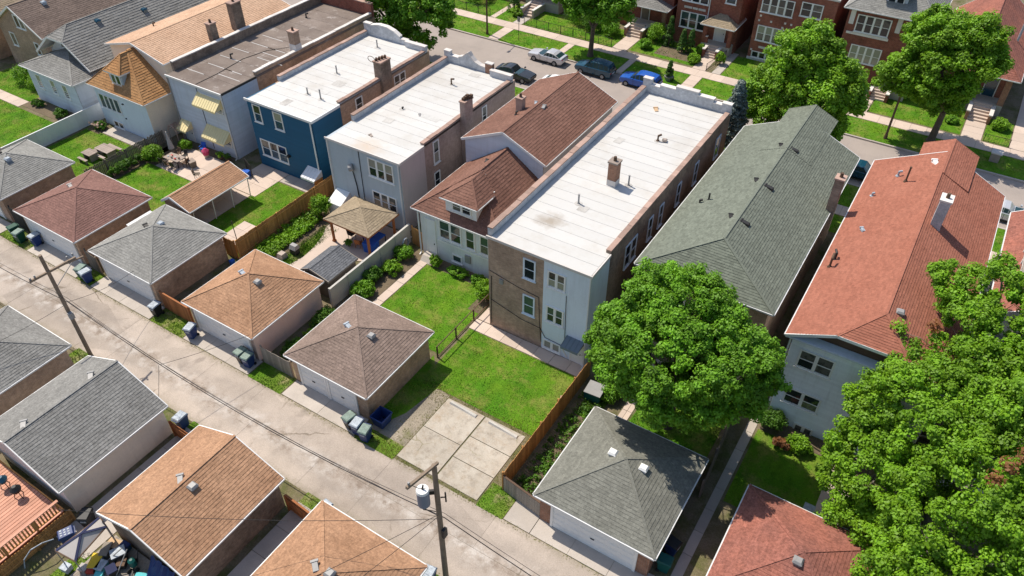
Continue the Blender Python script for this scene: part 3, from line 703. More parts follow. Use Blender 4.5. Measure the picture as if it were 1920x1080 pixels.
for x0, x1, y0, y1 in VERGE: vm.face([(x0, y0, .018), (x1, y0, .018), (x1, y1, .018), (x0, y1, .018)])
struct('verge', vm, 'verge')
bm_ = M()
for x0, x1, y0, y1 in ((-34.55, -32.55, 23, 38.2), (-31.6, -25.3, 37.25, 38.3), (-25.85, -24.75, 34.6, 37), (-45.0, -42.2, 30.6, 38.8), (-64.9, -63.0, 35.2, 39.5), (-62.5, -57.2, 39.25, 40.2), (-85.2, -78.4, 35.4, 37.2), (-74.7, -72.8, 36.0, 37.6), (-65.2, -64.1, 29.7, 38.5),
                       (-32.8, -27.4, 84.2, 87), (1.9, 3.6, 35.05, 36.4), (-24.4, -24.0, 83, 88), (-2.0, 1.6, 35.35, 36.5), (-14.1, -12.4, 22.8, 30)):
    bm_.face([(x0, y0, .022), (x1, y0, .022), (x1, y1, .022), (x0, y1, .022)])
struct('garden_bed', bm_, 'soil')
for a in LAWN[:8]: blades(*a, 75, .075)
for a in LAWN[8:22]: blades(*a, 16, .09, w=.06)
for a in LAWN[22:]: blades(*a, 90, .14)
for a in VERGE: blades(*a, 120, .13, 'blade_dry' if -26 < a[0] < -20 else 'blade')
blades(-24.6, -21.9, 20.9, 27, 18, .1, 'blade_dry', mask=lambda P: (np.abs(P[:, 0] + 22.6 + .4 * np.sin(P[:, 1] * 1.7)) < .45))
blades(-24.4, -15.1, 25.8, 27.3, 60, .1, 'blade_dry', mask=lambda P: ~((P[:, 0] > -21.9) & (P[:, 0] < -15.7) & (P[:, 1] < 26.6)))
blades(-80, 6, 20.55, 20.86, 40, .09, 'blade_dry'); blades(-80, 6, 15.75, 16.0, 18, .09, 'blade_dry')
blades(-24.2, -15.2, 26.7, 28.6, 30, .09, 'blade_dry', mask=lambda P: RNG.random(len(P)) < (28.6 - P[:, 1]) / 2); blades(-16.6, -15.0, 27, 32.8, 28, .09, 'blade_dry', mask=lambda P: RNG.random(len(P)) < (P[:, 0] + 16.6) / 1.6); blades(-24, -16, 31.6, 32.95, 25, .09, 'blade_dry', mask=lambda P: RNG.random(len(P)) < (P[:, 1] - 31.6) / 1.3)
blades(-21.9, -15.7, 20.7, 21.1, 70, .09, 'blade_dry'); blades(-22.1, -21.7, 21, 26.8, 60, .09, 'blade_dry')
blades(-15.65, -15.0, 21, 27, 40, .1, 'blade_dry'); blades(-18.86, -18.76, 21, 26.6, 25, .05, 'blade_dry')
blades(-42.5, -41, 31.2, 36.6, 160, .22); blades(-45, -43, 30.6, 31.6, 90, .2)

# ---------------------------------------------------------------- garages along the alley
D_ = lambda a, b: [(a, b)]
garage('grey hip-roofed garage at the far left edge, north of the alley', -72.9, -65.5, 22.2, 29.35, 'grey', 'brick_brown', D_(-71.6, -66.9), vents=((-68.4, 25.4, 3.95, 'hood', 'lid_white'), (-69.9, 25.6, 4.2, 'slant', 'iron', 1.2)))
garage('faded brown-red hip-roofed garage with tan brick walls beside green bins', -63.1, -54.9, 22, 29.4, 'brownred', 'brick_tan', D_(-62.2, -55.8), zr=4.3, vents=((-60.3, 25.9, 3.78, 'slant', 'fabric_grey', 1.3),))
garage('light grey hip-roofed garage with tan brick side wall, between brown-red and orange garages', -53.05, -45.65, 22, 29.3, 'grey', 'brick_tan', D_(-52.2, -46.5), zr=4.2, vents=((-49.9, 25.5, 3.98, 'slant', 'iron', 1.3), (-49.4, 26.4, 3.84, 'hood', 'lid_white')))
garage('orange shingled hip garage with a pink side wall, north of the alley', -42.1, -34.95, 21.9, 29.05, 'orange', 'brick_pinkish', D_(-41.2, -35.8), zr=4.4, sidem='pink_wall', vents=((-39.0, 25.4, 4.18, 'slant', 'lid_white', 1.4), (-37.6, 25.4, 3.95, 'hood', 'galv')))
garage('taupe hip-roofed brick garage with two white doors beside the parking pad', -32, -24.8, 22, 29.15, 'brown', 'brick_tan', [(-31.0, -28.75), (-28.4, -26.15)], zr=4.2, vents=((-29.1, 25.5, 3.9, 'slant', 'lid_white', 1.3), (-27.3, 25.7, 3.74, 'hood', 'galv')))
garage('grey-green hip garage with one wide white door under the big round tree', -12.2, -4.75, 21.65, 29.2, 'greygreen', 'brick_orange', D_(-11.0, -5.9), zr=4.4, vents=((-9.3, 25.6, 4.02, 'hood', 'white_trim'), (-7.4, 25.65, 3.9, 'hood', 'white_trim')))
garage('faded red hip-roofed garage at the lower right, beside the leafy tree', -2.07, 5.36, 21.7, 28.82, 'red', 'brick_red', D_(-1.2, 4.5), zr=4.1, vents=((1.6, 24.7, 3.88, 'hood', 'galv'),))
garage('grey hip-roofed garage south of the alley at the left edge', -52.3, -44.9, 7.7, 14.9, 'slate', 'brick_brown', D_(-51.2, -46), zr=4.2, side='N')
garage('long grey gabled garage with cream side wall, south of the alley by the deck', -43, -35, 7.35, 14.9, 'slate', 'cream_paint', D_(-41.8, -36.2), zr=4.45, side='N', gable=True, sidem='beige_wall', vents=((-39.3, 13.2, 4.36, 'slant', 'galv', .9), (-39.2, 8.7, 4.4, 'slant', 'galv', .9)))
garage('orange gabled garage with dark brick side, south of the alley beside the clutter', -32.05, -24.9, 7.7, 14.9, 'orange', 'brick_dark', D_(-31, -26), zr=4.1, side='N', gable=True, vents=((-28.75, 11.2, 4.0, 'slant', 'galv', .9), (-27.9, 11.3, 3.86, 'hood', 'galv')))
garage('orange hip-roofed garage behind the transformer pole at the bottom edge', -22, -14.65, 7.8, 14.95, 'orange', 'brick_brown', D_(-21, -15.7), zr=4.0, side='N', vents=((-18.9, 11.4, 3.88, 'slant', 'galv', .9), (-18.0, 11.5, 3.9, 'hood', 'galv')))
# carport
p = thing('carport', 'open carport with orange gable roof on thin white posts', 'carport', (-52.6, 33, 0))
roof(p, hip_planes(-54.4, -50.85, 29.85, 36.5, 2.3, 3.1, xm=-53.1), 'orange')
wallbox(p, -54.2, -51.1, 30.0, 30.2, 0, 2.2, 'brick_brown', name='end_wall'); m = M(); m.box(-54.2, -54.0, 30.25, 36.4, 0, 2.2); m.build('back_wall', 'brick_tan', p)
m = M(); m.ext([(-54.3, 30.0, 2.15), (-51.0, 30.0, 2.15), (-53.1, 30.0, 2.95)], (0, .15, 0)); m.build('gable_end', 'brick_brown', p)
for y in (30.3, 32.38, 34.42, 36.4): m = M(); m.cyl((-51.2, y, 0), (-51.0, y, 2.2), .045, .045, 8); m.build('post', 'white_trim', p)
m = M(); m.bar((-54.1, 36.42, 2.2), (-51.0, 36.42, 2.2), .08); m.build('beam', 'white_trim', p)
# gazebo
p = thing('gazebo', 'square garden gazebo with khaki shingled roof on wooden posts', 'gazebo', (-38.2, 37.15, 0))
roof(p, hip_planes(-40.66, -35.8, 35.15, 39.1, 2.4, 3.35, 37.12, 37.12), 'beige', e=.22, tab=.35, trim='cedar_red', gut=None)
for x in (-40.2, -36.25):
    for y in (35.5, 38.75): m = M(); m.bar((x, y, 0), (x, y, 2.3), .17, .17, up=(0, 1, 0)); m.box(x - .13, x + .13, y - .13, y + .13, .04, .2); m.build('post', 'cedar_red', p)
for a, b in (((-40.2, 35.5), (-36.25, 35.5)), ((-40.2, 38.75), (-36.25, 38.75)), ((-40.2, 35.5), (-40.2, 38.75)), ((-36.25, 35.5), (-36.25, 38.75))):
    m = M(); m.bar((*a, 2.2), (*b, 2.2), .12, .2); m.build('beam', 'cedar_red', p)
# shed
p = thing('garden_shed', 'small shed with charcoal roof between orange garage and concrete wall', 'shed', (-36.6, 31.4, 0))
wallbox(p, -37.85, -35.35, 29.9, 32.9, 0, 1.95, 'old_wood', gable=(-36.9, 2.4), lap=.18)
roof(p, hip_planes(-38.05, -35.2, 29.72, 33.1, 1.98, 2.45, xm=-37.1), 'charcoal', e=.2, tab=.3, trim='grey_wood', gut=None)
door(p, 'N', 32.9, -36.9, -36.1, .1, 1.8, 'grey_wood', 'grey_wood')

# ---------------------------------------------------------------- fences and walls
board_fence('orange cedar board fence between the blue and the grey house', (-45.25, 29.6), (-45.25, 41.0), 1.85, 'cedar', side=-1, postm='cedar', bw=.18)
board_fence('short orange fence beside the pink garden deck, end facing the alley', (-46.6, 29.45), (-45.35, 29.45), 1.85, 'cedar', side=1, postm='cedar', bw=.18)
board_fence('tall orange board fence along the right side of the parking pad', (-14.75, 22.5), (-14.75, 33.6), 1.75, 'cedar', side=1, postm='cedar', bw=.17)
board_fence('grey wooden gate of two panels between parking pad and grey-green garage', (-14.72, 22.45), (-11.95, 22.05), 1.45, 'grey_wood', .2, name='wooden_gate', cat='gate', side=1, postm='rust_iron', cap=True)
board_fence('grey board fence between orange garage and taupe garage', (-34.9, 22.3), (-32.1, 22.3), 1.6, 'grey_wood', side=1, bw=.19)
board_fence('rusty red board fence between light grey garage and orange garage', (-45.5, 22.3), (-42.2, 22.2), 1.7, 'cedar_red', side=1, bw=.2, cap=True)
board_fence('dark board fence between light grey and brown-red garages', (-54.8, 22.4), (-53.1, 22.2), 1.75, 'old_wood', side=1)
board_fence('black board fence beside the green bins at the far left', (-65.3, 22.5), (-63.1, 22.4), 1.9, 'dark_wood', side=1)
board_fence('weathered dark picket fence between picnic yard and patio yard', (-65.4, 29.8), (-65.4, 38.4), 1.55, 'old_wood', side=-1, bw=.17, gap=.035, hj=.05)
board_fence('white vinyl panel fence between the lawn and the picnic yard', (-75.2, 26.5), (-75.2, 38.6), 1.7, 'vinyl', bw=.6, name='vinyl_fence', side=1, postm='vinyl', cap=True, hj=0, gap=.006)
board_fence('brown board fence along the walk right of the grey-green garage', (-4.45, 28.4), (-4.95, 36.2), 1.7, 'old_wood', side=1)
board_fence('short rust fence between grey gabled and orange gabled garages', (-34.9, 14.6), (-32.1, 14.5), 1.5, 'cedar_red', side=-1)
board_fence('rusty fence between orange gabled garage and orange hip garage', (-24.75, 14.55), (-22.0, 14.35), 1.5, 'cedar_red', side=-1, cap=True)
board_fence('dark ochre wooden side gate between concrete wall and brown house', (-34.45, 38.9), (-33.0, 38.6), 1.75, 'cedar', name='wooden_gate', cat='gate', side=1)
board_fence('tan board fence at the corner of the brick three-floor house', (-25.2, 36.3), (-23.7, 36.3), 1.2, 'cedar', name='wooden_gate', cat='gate', side=1)
p = thing('concrete_wall', 'pale concrete panel wall between gazebo yard and lawn', 'wall', (-34.75, 29.3, 0))
for i in range(5):
    y = 29.3 + i * 1.94; m = M()
    m.box(-34.82, -34.68, y + .07, y + 1.87, 0, .88); m.box(-34.82, -34.68, y + .07, y + 1.87, .89, 1.75); m.build('wall_panel', 'wall_concrete', p)
    m = M(); m.box(-34.86, -34.64, y - .06, y + .06, 0, 1.85); m.build('post', 'wall_concrete', p)
m = M(); m.box(-34.84, -34.66, 29.3, 39.0, 1.76, 1.83); m.build('coping', 'wall_concrete', p)
rail_fence('rusty tube fence between the lawn and the three-floor brick house', (-24.72, 29.25), (-24.72, 36.1), 1.15, 'rust_iron', step=2.3, pickets=0, rails=(.1, .97), r=.05, pw=.09)
rail_fence('dark iron fence along the sidewalk left of the street tree, far yard', (-50.6, 83.15), (-38.0, 83.15), 1.1, 'iron', step=1.9, pickets=.22, group=None)
rail_fence('black iron fence beside the steps of the porch with hipped roof', (-25.6, 82.95), (-24.95, 87.5), 1.0, 'iron', pickets=.25)
rail_fence('iron fence at the far left of the far sidewalk', (-75, 83.15), (-55.9, 83.15), 1.1, 'iron', step=1.9, pickets=.22)
rail_fence('low iron fence beside the walk of the red roofed porch house', (4.0, 83.0), (6.3, 83.0), .9, 'iron', pickets=.22)
rail_fence('black iron gate rails right of the blue house', (-54.6, 39.2), (-53.2, 38.6), 1.6, 'iron', pickets=.14)
# ---------------------------------------------------------------- houses between alley and street
def sheets(p, x0, x1, y0, y1, z, mat='membrane', step=1.08, lap=.01):
    n = max(1, int(round((y1 - y0) / step))); w = (y1 - y0) / n; og = Vector(ORG[p.name])
    d = M(); d.box(x0, x1, y0, y1, z - .2, z - .012); dk = d.build('roof_deck', 'tar', p)
    m = M(); m.hexa([(0, 0, -.01), (x1 - x0, 0, -.01), (x1 - x0, w - .009, -.01), (0, w - .009, -.01), (0, 0, .004 + lap), (x1 - x0, 0, .004 + lap), (x1 - x0, w - .009, .004), (0, w - .009, .004)])
    t = m.build('roof_sheet', mat, None); me = t.data; bpy.data.objects.remove(t)
    for i in range(n): put('roof_sheet', me, dk, loc=(x0 - og.x, y0 + i * w - og.y, z))
    return dk
def coping(p, x0, y0, x1, y1, z, w=.34, step=.95, mat='coping', name='coping_stone', jit=.02):
    a, b = Vector((x0, y0, z)), Vector((x1, y1, z)); d = b - a; L = d.length; d.normalize(); n = max(1, int(round(L / step))); s = L / n
    og = Vector(ORG[p.name]); m = M(); m.box(.006, s - .006, -w / 2, w / 2, 0, .09); t = m.build(name, mat, None); me = t.data; bpy.data.objects.remove(t)
    for i in range(n):
        o = put(name, me, p, loc=tuple(a + d * s * i - og + Vector((0, 0, random.uniform(-jit, jit))))); o.rotation_euler = (0, random.uniform(-.01, .01), math.atan2(d.y, d.x))
def stepped(p, xs, y0, y1, z0, hs, mat, cmat, cap=.08):
    for (a, b), h in zip(xs, hs):
        m = M(); m.box(a, b, y0, y1, z0, z0 + h); m.build('parapet', mat, p)
        m = M(); m.box(a - .02, b + .02, y0 - .05, y1 + .05, z0 + h + .001, z0 + h + cap); m.build('coping_stone', cmat, p)
def cablerun(p, pts, r=.022, mat='cable', name='wall_cable'):
    m = M(); m.tube(pts, r, 5); m.build(name, mat, p)
def downspout(p, x, y, z0, z1, mat='gutter_metal'):
    m = M(); m.box(x - .05, x + .05, y - .045, y + .045, z0, z1); m.bar((x, y, z0 + .1), (x + .05, y - .3, z0 + .02), .08); m.build('downspout', mat, p)
def awning(p, x0, x1, y, z, dep, drop, mat, tilt=.28, split=None):
    m = M(); m.hexa([(x0, y - dep, z - drop), (x1, y - dep, z - drop), (x1, y - .01, z - .01), (x0, y - .01, z - .01), (x0, y - dep, z - drop + .04), (x1, y - dep, z - drop + .04), (x1, y - .01, z + .04), (x0, y - .01, z + .04)])
    n = int((x1 - x0) / .3)
    for i in range(n + 1): xx = x0 + (x1 - x0) * i / n; m.bar((xx, y - dep, z - drop + .05), (xx, y - .02, z + .05), .03, .03)
    m.box(x0, x1, y - dep - .012, y - dep, z - drop - .16, z - drop + .03)
    a = m.build('awning', mat, p)
    for xx in (x0, x1 - .02):
        s = M(); s.ext([(xx, y - .01, z - .02), (xx, y - dep + .01, z - drop), (xx, y - .01, z - drop)], (.02, 0, 0)); s.build('side_panel', mat, a)
    return a

# --- three-floor brick house with white flat roof
p = thing('brick_house', 'brick house with long white flat roof, rear half brick and half pale blue', 'house', (-19.45, 46, 0))
wallbox(p, -23.45, -19.0, 34.1, 36.65, -.05, 8.38, 'brick_brown', name='rear_wall'); wallbox(p, -19.0, -15.45, 34.1, 36.65, -.05, 8.38, 'pale_blue_stucco', name='rear_addition', sides='SE')
wallbox(p, -23.45, -15.45, 36.65, 59.1, -.05, 8.38, 'brick_dark')
sheets(p, -23.1, -15.5, 34.0, 58.7, 8.45)
m = M(); m.box(-23.5, -15.36, 33.94, 34.04, 8.27, 8.47); m.build('roof_edge', 'white_coping', p)
m = M(); m.box(-15.46, -15.36, 34.05, 36.6, 8.27, 8.5); m.build('roof_edge', 'white_coping', p)
m = M(); m.box(-23.48, -23.12, 34.15, 58.7, 8.39, 9.0); m.build('parapet', 'brick_white', p); coping(p, -23.3, 34.15, -23.3, 58.6, 9.003, .42)
m = M(); m.box(-15.8, -15.452, 36.66, 58.7, 8.39, 8.62); m.build('parapet', 'brick_dark', p); coping(p, -15.62, 36.66, -15.62, 58.6, 8.62, .38, .8)
stepped(p, [(-23.5, -22.7), (-22.69, -21.9), (-21.89, -20.45), (-20.44, -18.4), (-18.39, -17.0), (-16.99, -16.25), (-16.24, -15.42)], 58.72, 59.12, 8.4, [1.3, .8, 1.0, 1.25, 1.0, .7, .9], 'brick_white', 'white_coping')
chimney(p, -19.4, -18.72, 43.8, 44.5, 8.44, 10.35, 'brick_orange', 'table_wood', 1, .5)
for a in ((-20.0, 40.6, 8.45, 'pipe', 'galv'), (-18.0, 44.6, 8.45, 'pipe', 'galv', 0, 1.1), (-18.8, 51.6, 8.5, 'elbow', 'rust_iron', .4, 1.0), (-18.3, 51.8, 8.5, 'hood', 'stone', .3, .8), (-21.0, 56.2, 8.45, 'slant', 'cardboard', .6)): vent(p, *a)
tw = 'white_trim'
window(p, 'S', 34.1, -20.5, -19.7, 6.1, 7.65, 1, 'pale_blue_stucco'); window(p, 'S', 34.1, -20.5, -19.7, 2.8, 4.4, 1, 'pale_blue_stucco', 'glass_green', 'glass_green')
window(p, 'S', 34.1, -18.6, -17.4, 6.2, 7.42, 2, tw, 'glass_dark', 'glass_blind'); window(p, 'S', 34.1, -18.6, -17.4, 3.0, 4.28, 2, tw, 'glass_green'); window(p, 'S', 34.1, -18.75, -17.5, .3, .95, 2, tw, 'glass_blind', rail=False)
door(p, 'S', 34.1, -16.55, -15.7, .05, 1.95); a = awning(p, -16.95, -15.6, 34.1, 2.3, .95, .28, 'slate_metal' if 'slate_metal' in W else 'galv')
for xx in (-16.9, -15.65): m = M(); m.bar((xx, 34.09, .2 if xx < -16 else 1.0), (xx, 33.2, 2.0), .05); m.build('bracket', tw, a)
for y0, y1 in ((39.2, 39.95), (40.15, 40.9), (43.0, 43.6), (44.9, 45.5), (48.2, 48.8), (51.7, 52.35), (56.3, 57.2)): window(p, 'E', -15.45, y0, y1, 5.5, 7.3, 1, 'pale_blue_stucco')
downspout(p, -15.52, 34.03, .05, 8.25); cablerun(p, [(-23.4, 34.06, 5.4), (-20.9, 34.05, 4.9), (-19.3, 34.06, 4.75), (-19.2, 34.06, 2.6), (-19.0, 34.06, .6)]); cablerun(p, [(-23.3, 34.06, 2.7), (-20.7, 34.05, 2.0), (-19.1, 34.06, 1.9), (-18.7, 34.06, 1.2), (-17.1, 34.06, 1.1), (-17.2, 34.06, 5.9)])
m = M(); m.box(-22.5, -22.2, 33.98, 34.1, 4.6, 5.0); m.build('meter_box', 'galv', p); cablerun(p, [(-23.2, 34.05, 4.9), (-23.25, 34.05, 3.0), (-23.3, 34.05, .3)], .03)

def patches(p, x0, x1, y0, y1, z, n):
    for i in range(n):
        x, y, w, d = random.uniform(x0, x1), random.uniform(y0, y1), random.uniform(.3, .9), random.uniform(.2, .6); a = random.uniform(-.1, .1); m = M()
        q = [(x + u * w * math.cos(a) - v * d * math.sin(a), y + u * w * math.sin(a) + v * d * math.cos(a)) for u, v in ((-1, -1), (1, -1), (1, 1), (-1, 1))]; m.ext([(*k, z + .017) for k in q], (0, 0, .006)); m.build('roof_patch', 'roof_patch_a' if i % 2 else 'roof_patch_b', p)
patches(p, -22, -16.8, 36, 57, 8.45, 3)
def rings(p, pts, z):
    for x, y in pts: m = M(); m.cyl((x, y, z + .016), (x, y, z + .03), .3, .27, 12); m.build('pipe_flashing', 'roof_patch_b', p)
rings(p, [(-20.0, 40.6), (-18.0, 44.6), (-18.8, 51.6)], 8.45)
# --- grey house with white flat roof
p = thing('grey_house', 'pale grey stucco house with white flat roof and curved front parapet', 'house', (-39.6, 48, 0))
wallbox(p, -43.6, -35.7, 39.7, 42.9, -.05, 6.95, 'grey_stucco', name='rear_wall'); wallbox(p, -43.6, -35.75, 42.9, 57.2, -.05, 6.95, 'brick_pinkish'); m = M(); m.box(-35.71, -35.69, 39.69, 42.9, -.05, 6.9); m.build('side_cladding', 'pinkgrey_stucco', p)
sheets(p, -43.3, -35.75, 39.6, 56.8, 7.0)
m = M(); m.box(-43.65, -35.6, 39.54, 39.64, 6.83, 7.03); m.build('roof_edge', 'white_coping', p); m = M(); m.box(-35.72, -35.6, 39.65, 42.85, 6.83, 7.05); m.build('roof_edge', 'white_coping', p)
m = M(); m.box(-43.62, -43.3, 43.0, 56.8, 6.96, 7.5); m.build('parapet', 'brick_white', p); coping(p, -43.46, 42.95, -43.46, 56.8, 7.5, .4)
m = M(); m.box(-36.05, -35.752, 42.91, 56.8, 6.96, 7.12); m.build('parapet', 'brick_pinkish', p); coping(p, -35.9, 42.9, -35.9, 56.7, 7.12, .4)
stepped(p, [(-43.7, -43.0), (-42.99, -42.0)], 56.82, 57.22, 6.96, [1.15, .75], 'brick_white', 'white_coping')
pr = [(-41.99, 6.96), (-38.9, 6.96), (-38.9, 7.5), (-39.5, 7.55), (-40.1, 7.75), (-40.55, 8.15), (-40.8, 8.5), (-41.1, 8.3), (-41.5, 7.95), (-41.99, 7.8)]
m = M(); m.ext([(x, 56.82, z) for x, z in pr], (0, .4, 0)); m.build('curved_parapet', 'brick_white', p)
m = M()
for a, b in zip(pr[2:], pr[3:]): m.bar((a[0], 57.02, a[1] + .04), (b[0], 57.02, b[1] + .04), .5, .09)
m.build('coping', 'white_coping', p)
stepped(p, [(-38.89, -38.1)], 56.82, 57.22, 6.96, [1.0], 'brick_orange', 'white_coping'); stepped(p, [(-38.09, -35.72)], 56.4, 56.8, 6.96, [.62], 'brick_white', 'white_coping')
c = chimney(p, -35.73, -35.2, 48.2, 49.4, -.05, 8.6, 'brick_pinkish', 'coping', 0)
for i in range(5): m = M(); m.box(-35.65 + .08 * i, -35.4 + .08 * i, 48.4 + .17 * i, 48.65 + .17 * i, 8.7, 8.95 + .1 * (i % 3)); m.build('loose_brick', 'rust_iron', c)
for a in ((-40.2, 53.1, 7.0, 'elbow', 'rust_iron', -.5, 1.3), (-41.1, 46.9, 7.0, 'elbow', 'iron', 0, .4), (-39.1, 46.8, 7.0, 'slant', 'galv', .7, .6), (-40.4, 41.8, 7.0, 'slant', 'stone', 1.2, .7)): vent(p, *a)
window(p, 'S', 39.7, -39.05, -36.55, 4.8, 6.4, 3, tw, 'glass_blind', 'glass_dark'); window(p, 'S', 39.7, -39.0, -36.55, 1.75, 3.2, 3, tw)
window(p, 'E', -35.75, 44.2, 44.85, 4.6, 6.6, 1, tw, 'glass_dark', 'glass_blind'); window(p, 'E', -35.75, 44.1, 44.75, 2.1, 3.6, 1, tw); window(p, 'E', -35.75, 51.6, 52.2, 4.8, 6.5, 1, tw)
downspout(p, -35.85, 39.62, .05, 6.85); downspout(p, -43.5, 39.62, .05, 6.85); cablerun(p, [(-40.05, 39.66, 6.8), (-40.1, 39.65, 1.0)], .03)
cablerun(p, [(-41.0, 39.6, 4.8), (-40.75, 39.62, 3.1), (-40.7, 39.64, 1.2)], .05); m = M(); m.cyl((-41.1, 39.35, 4.9), (-40.8, 39.55, 5.0), .3, .32, 10); m.build('meter_dish', 'galv', p)
m = M(); m.hexa([(-43.3, 38.3, 0), (-41.8, 38.3, 0), (-41.8, 39.69, 0), (-43.3, 39.69, 0), (-43.3, 38.3, 1.3), (-41.8, 38.3, 1.3), (-41.8, 39.69, 2.0), (-43.3, 39.69, 2.0)]); m.build('basement_bulkhead', 'white_paint', p)

patches(p, -42.5, -36.8, 41, 56, 7.0, 3); rings(p, [(-40.2, 53.1), (-41.1, 46.9)], 7.0)
# --- blue house
p = thing('blue_house', 'deep blue sided house with white flat roof and brick rear side wall', 'house', (-50.5, 49, 0))
wallbox(p, -54.5, -46.45, 41.0, 44.6, -.05, 6.93, 'blue_siding', name='rear_wall', lap=.16, sides='SEW'); wallbox(p, -54.5, -46.5, 44.62, 58.0, -.05, 6.93, 'brick_brown')
sheets(p, -54.2, -46.42, 40.9, 57.6, 7.0)
m = M(); m.box(-54.65, -46.3, 40.82, 40.92, 6.8, 7.02); m.build('roof_edge', 'white_trim', p); m = M(); m.box(-46.42, -46.3, 40.93, 44.5, 6.8, 7.04); m.build('roof_edge', 'white_trim', p)
m = M(); m.box(-54.52, -54.2, 45, 57.6, 6.94, 7.42); m.build('parapet', 'brick_white', p); coping(p, -54.36, 45.0, -54.36, 57.6, 7.42, .4); m = M(); m.box(-46.8, -46.502, 44.65, 57.6, 6.94, 7.1); m.build('parapet', 'brick_brown', p); coping(p, -46.64, 44.6, -46.64, 57.5, 7.1, .38)
pr = [(-53.7, 6.94), (-49.9, 6.94), (-49.9, 7.7), (-50.6, 8.1), (-51.5, 8.35), (-52.6, 8.35), (-53.7, 8.1)]
m = M(); m.ext([(x, 57.62, z) for x, z in pr], (0, .4, 0)); m.build('curved_parapet', 'brick_white', p)
m = M()
for a, b in zip(pr[2:], pr[3:]): m.bar((a[0], 57.82, a[1] + .04), (b[0], 57.82, b[1] + .04), .5, .09)
m.build('coping', 'white_coping', p)
stepped(p, [(-54.6, -53.72), (-49.88, -49.0)], 57.62, 58.02, 6.94, [1.25, .55], 'brick_white', 'white_coping'); stepped(p, [(-48.98, -46.45)], 57.3, 57.7, 6.94, [.6], 'brick_white', 'white_coping')
c = chimney(p, -47.1, -46.2, 50.3, 51.7, -.05, 8.6, 'brick_dark', 'coping', 0)
for i in range(4): m = M(); m.cyl((-46.9 + .1 * i, 50.5 + .3 * i, 8.7), (-46.8 + .1 * i, 50.5 + .3 * i, 9.0), .13, .11, 8); m.build('flue', 'rust_iron', c)
m = M(); ring = [(-47.0 + .45 * math.cos(i * .63), 50.0 + .1 * i / 10, 9.0 + .3 * math.sin(i * .63)) for i in range(11)]; m.tube(ring, .03, 5); m.build('antenna_coil', 'rust_iron', c)
for a in ((-51.3, 55.7, 7.0, 'pipe', 'galv'), (-50.8, 49.1, 7.0, 'pipe', 'galv'), (-50.2, 44.5, 7.0, 'pipe', 'galv', 0, .8), (-48.5, 44.4, 7.0, 'pipe', 'galv', 0, 1.2)): vent(p, *a)
window(p, 'S', 41.0, -53.8, -52.95, 4.9, 6.5, 1, tw); window(p, 'S', 41.0, -51.2, -50.25, 4.9, 6.5, 1, tw, 'glass_blind', 'glass_dark'); window(p, 'S', 41.0, -53.8, -50.6, 1.35, 2.95, 3, tw)
window(p, 'E', -46.5, 46.7, 47.5, 5.3, 6.5, 1, tw); window(p, 'E', -46.5, 52.3, 53.9, 5.1, 6.4, 2, tw)
downspout(p, -46.6, 40.9, .05, 6.8, 'white_trim'); m = M(); m.fb(frame('S', 41.0), -50.35, -50.1, 0, .3, 2.2, 2.4); m.build('lamp', 'iron', p)
door(p, 'S', 41.0, -47.7, -46.85, .0, 1.45, 'cedar'); awning(p, -48.0, -46.35, 41.0, 1.95, 1.15, .6, 'vinyl')
m = M(); m.box(-46.38, -46.33, 39.9, 40.95, 0, 1.3); m.build('side_screen', 'cedar', p)

patches(p, -53.4, -47.6, 42, 57, 7.0, 3); rings(p, [(-51.3, 55.7), (-50.8, 49.1), (-50.2, 44.5), (-48.5, 44.4)], 7.0)
# --- pale blue house with yellow awnings
p = thing('pale_blue_house', 'pale blue house with brown tar flat roof and three yellow awnings', 'house', (-60.8, 50, 0))
wallbox(p, -64.5, -57.0, 40.3, 44.6, -.05, 6.85, 'pale_siding', name='rear_wall', lap=.2, sides='SEW'); wallbox(p, -64.5, -57.02, 44.62, 62, -.05, 6.85, 'brick_tan')
sheets(p, -64.4, -56.95, 40.2, 61.6, 6.98, 'tar', 1.9, .012); m = M(); m.box(-64.6, -56.9, 40.1, 40.2, 6.8, 7.0); m.build('roof_edge', 'white_trim', p); m = M(); m.box(-56.95, -56.87, 40.2, 44.5, 6.8, 7.02); m.build('roof_edge', 'dark_wood', p)
m = M(); m.box(-64.75, -64.42, 41.2, 61.6, 6.86, 7.8); m.build('parapet', 'brick_dark', p); coping(p, -64.6, 41.2, -64.6, 61.6, 7.8, .42, 1.2, 'white_coping')  # dark brick puts the shade of the parapet's inner face into the colour
m = M(); m.box(-57.35, -57.022, 44.65, 61.6, 6.86, 7.3); m.build('parapet', 'brick_tan', p); coping(p, -57.2, 44.6, -57.2, 61.6, 7.3, .4, 1.1, 'white_coping')
m = M(); m.box(-64.75, -57.0, 61.62, 62.0, 6.86, 8.3); m.build('parapet', 'brick_red', p); coping(p, -64.75, 61.8, -57.0, 61.8, 8.3, .45, 1.0)
c = chimney(p, -57.9, -57.1, 50.2, 50.95, 6.9, 9.1, 'brick_brown', 'coping', 1); m = M(); m.box(-57.93, -57.07, 50.17, 50.98, 7.0, 7.9); m.build('flashing', 'white_coping', c)
for a in ((-61.9, 46.0, 7.0, 'elbow', 'iron', 0, 1.0), (-62.8, 57.5, 7.0, 'elbow', 'iron', 0, 1.0), (-61.5, 53.5, 7.0, 'slant', 'lid_white', .3, .5)): vent(p, *a)
for i in range(11):
    yy = 42.1 + 1.9 * (i // 2) + .8 * (i % 2) * (i % 3); xx = -63.8 + (i % 2) * 3.1 + .4 * (i % 3); m = M(); m.box(xx, xx + 2.4 + .5 * (i % 3), yy, yy + .09, 6.985, 7.004); m.build('seam_strip', 'slate_flat', p)
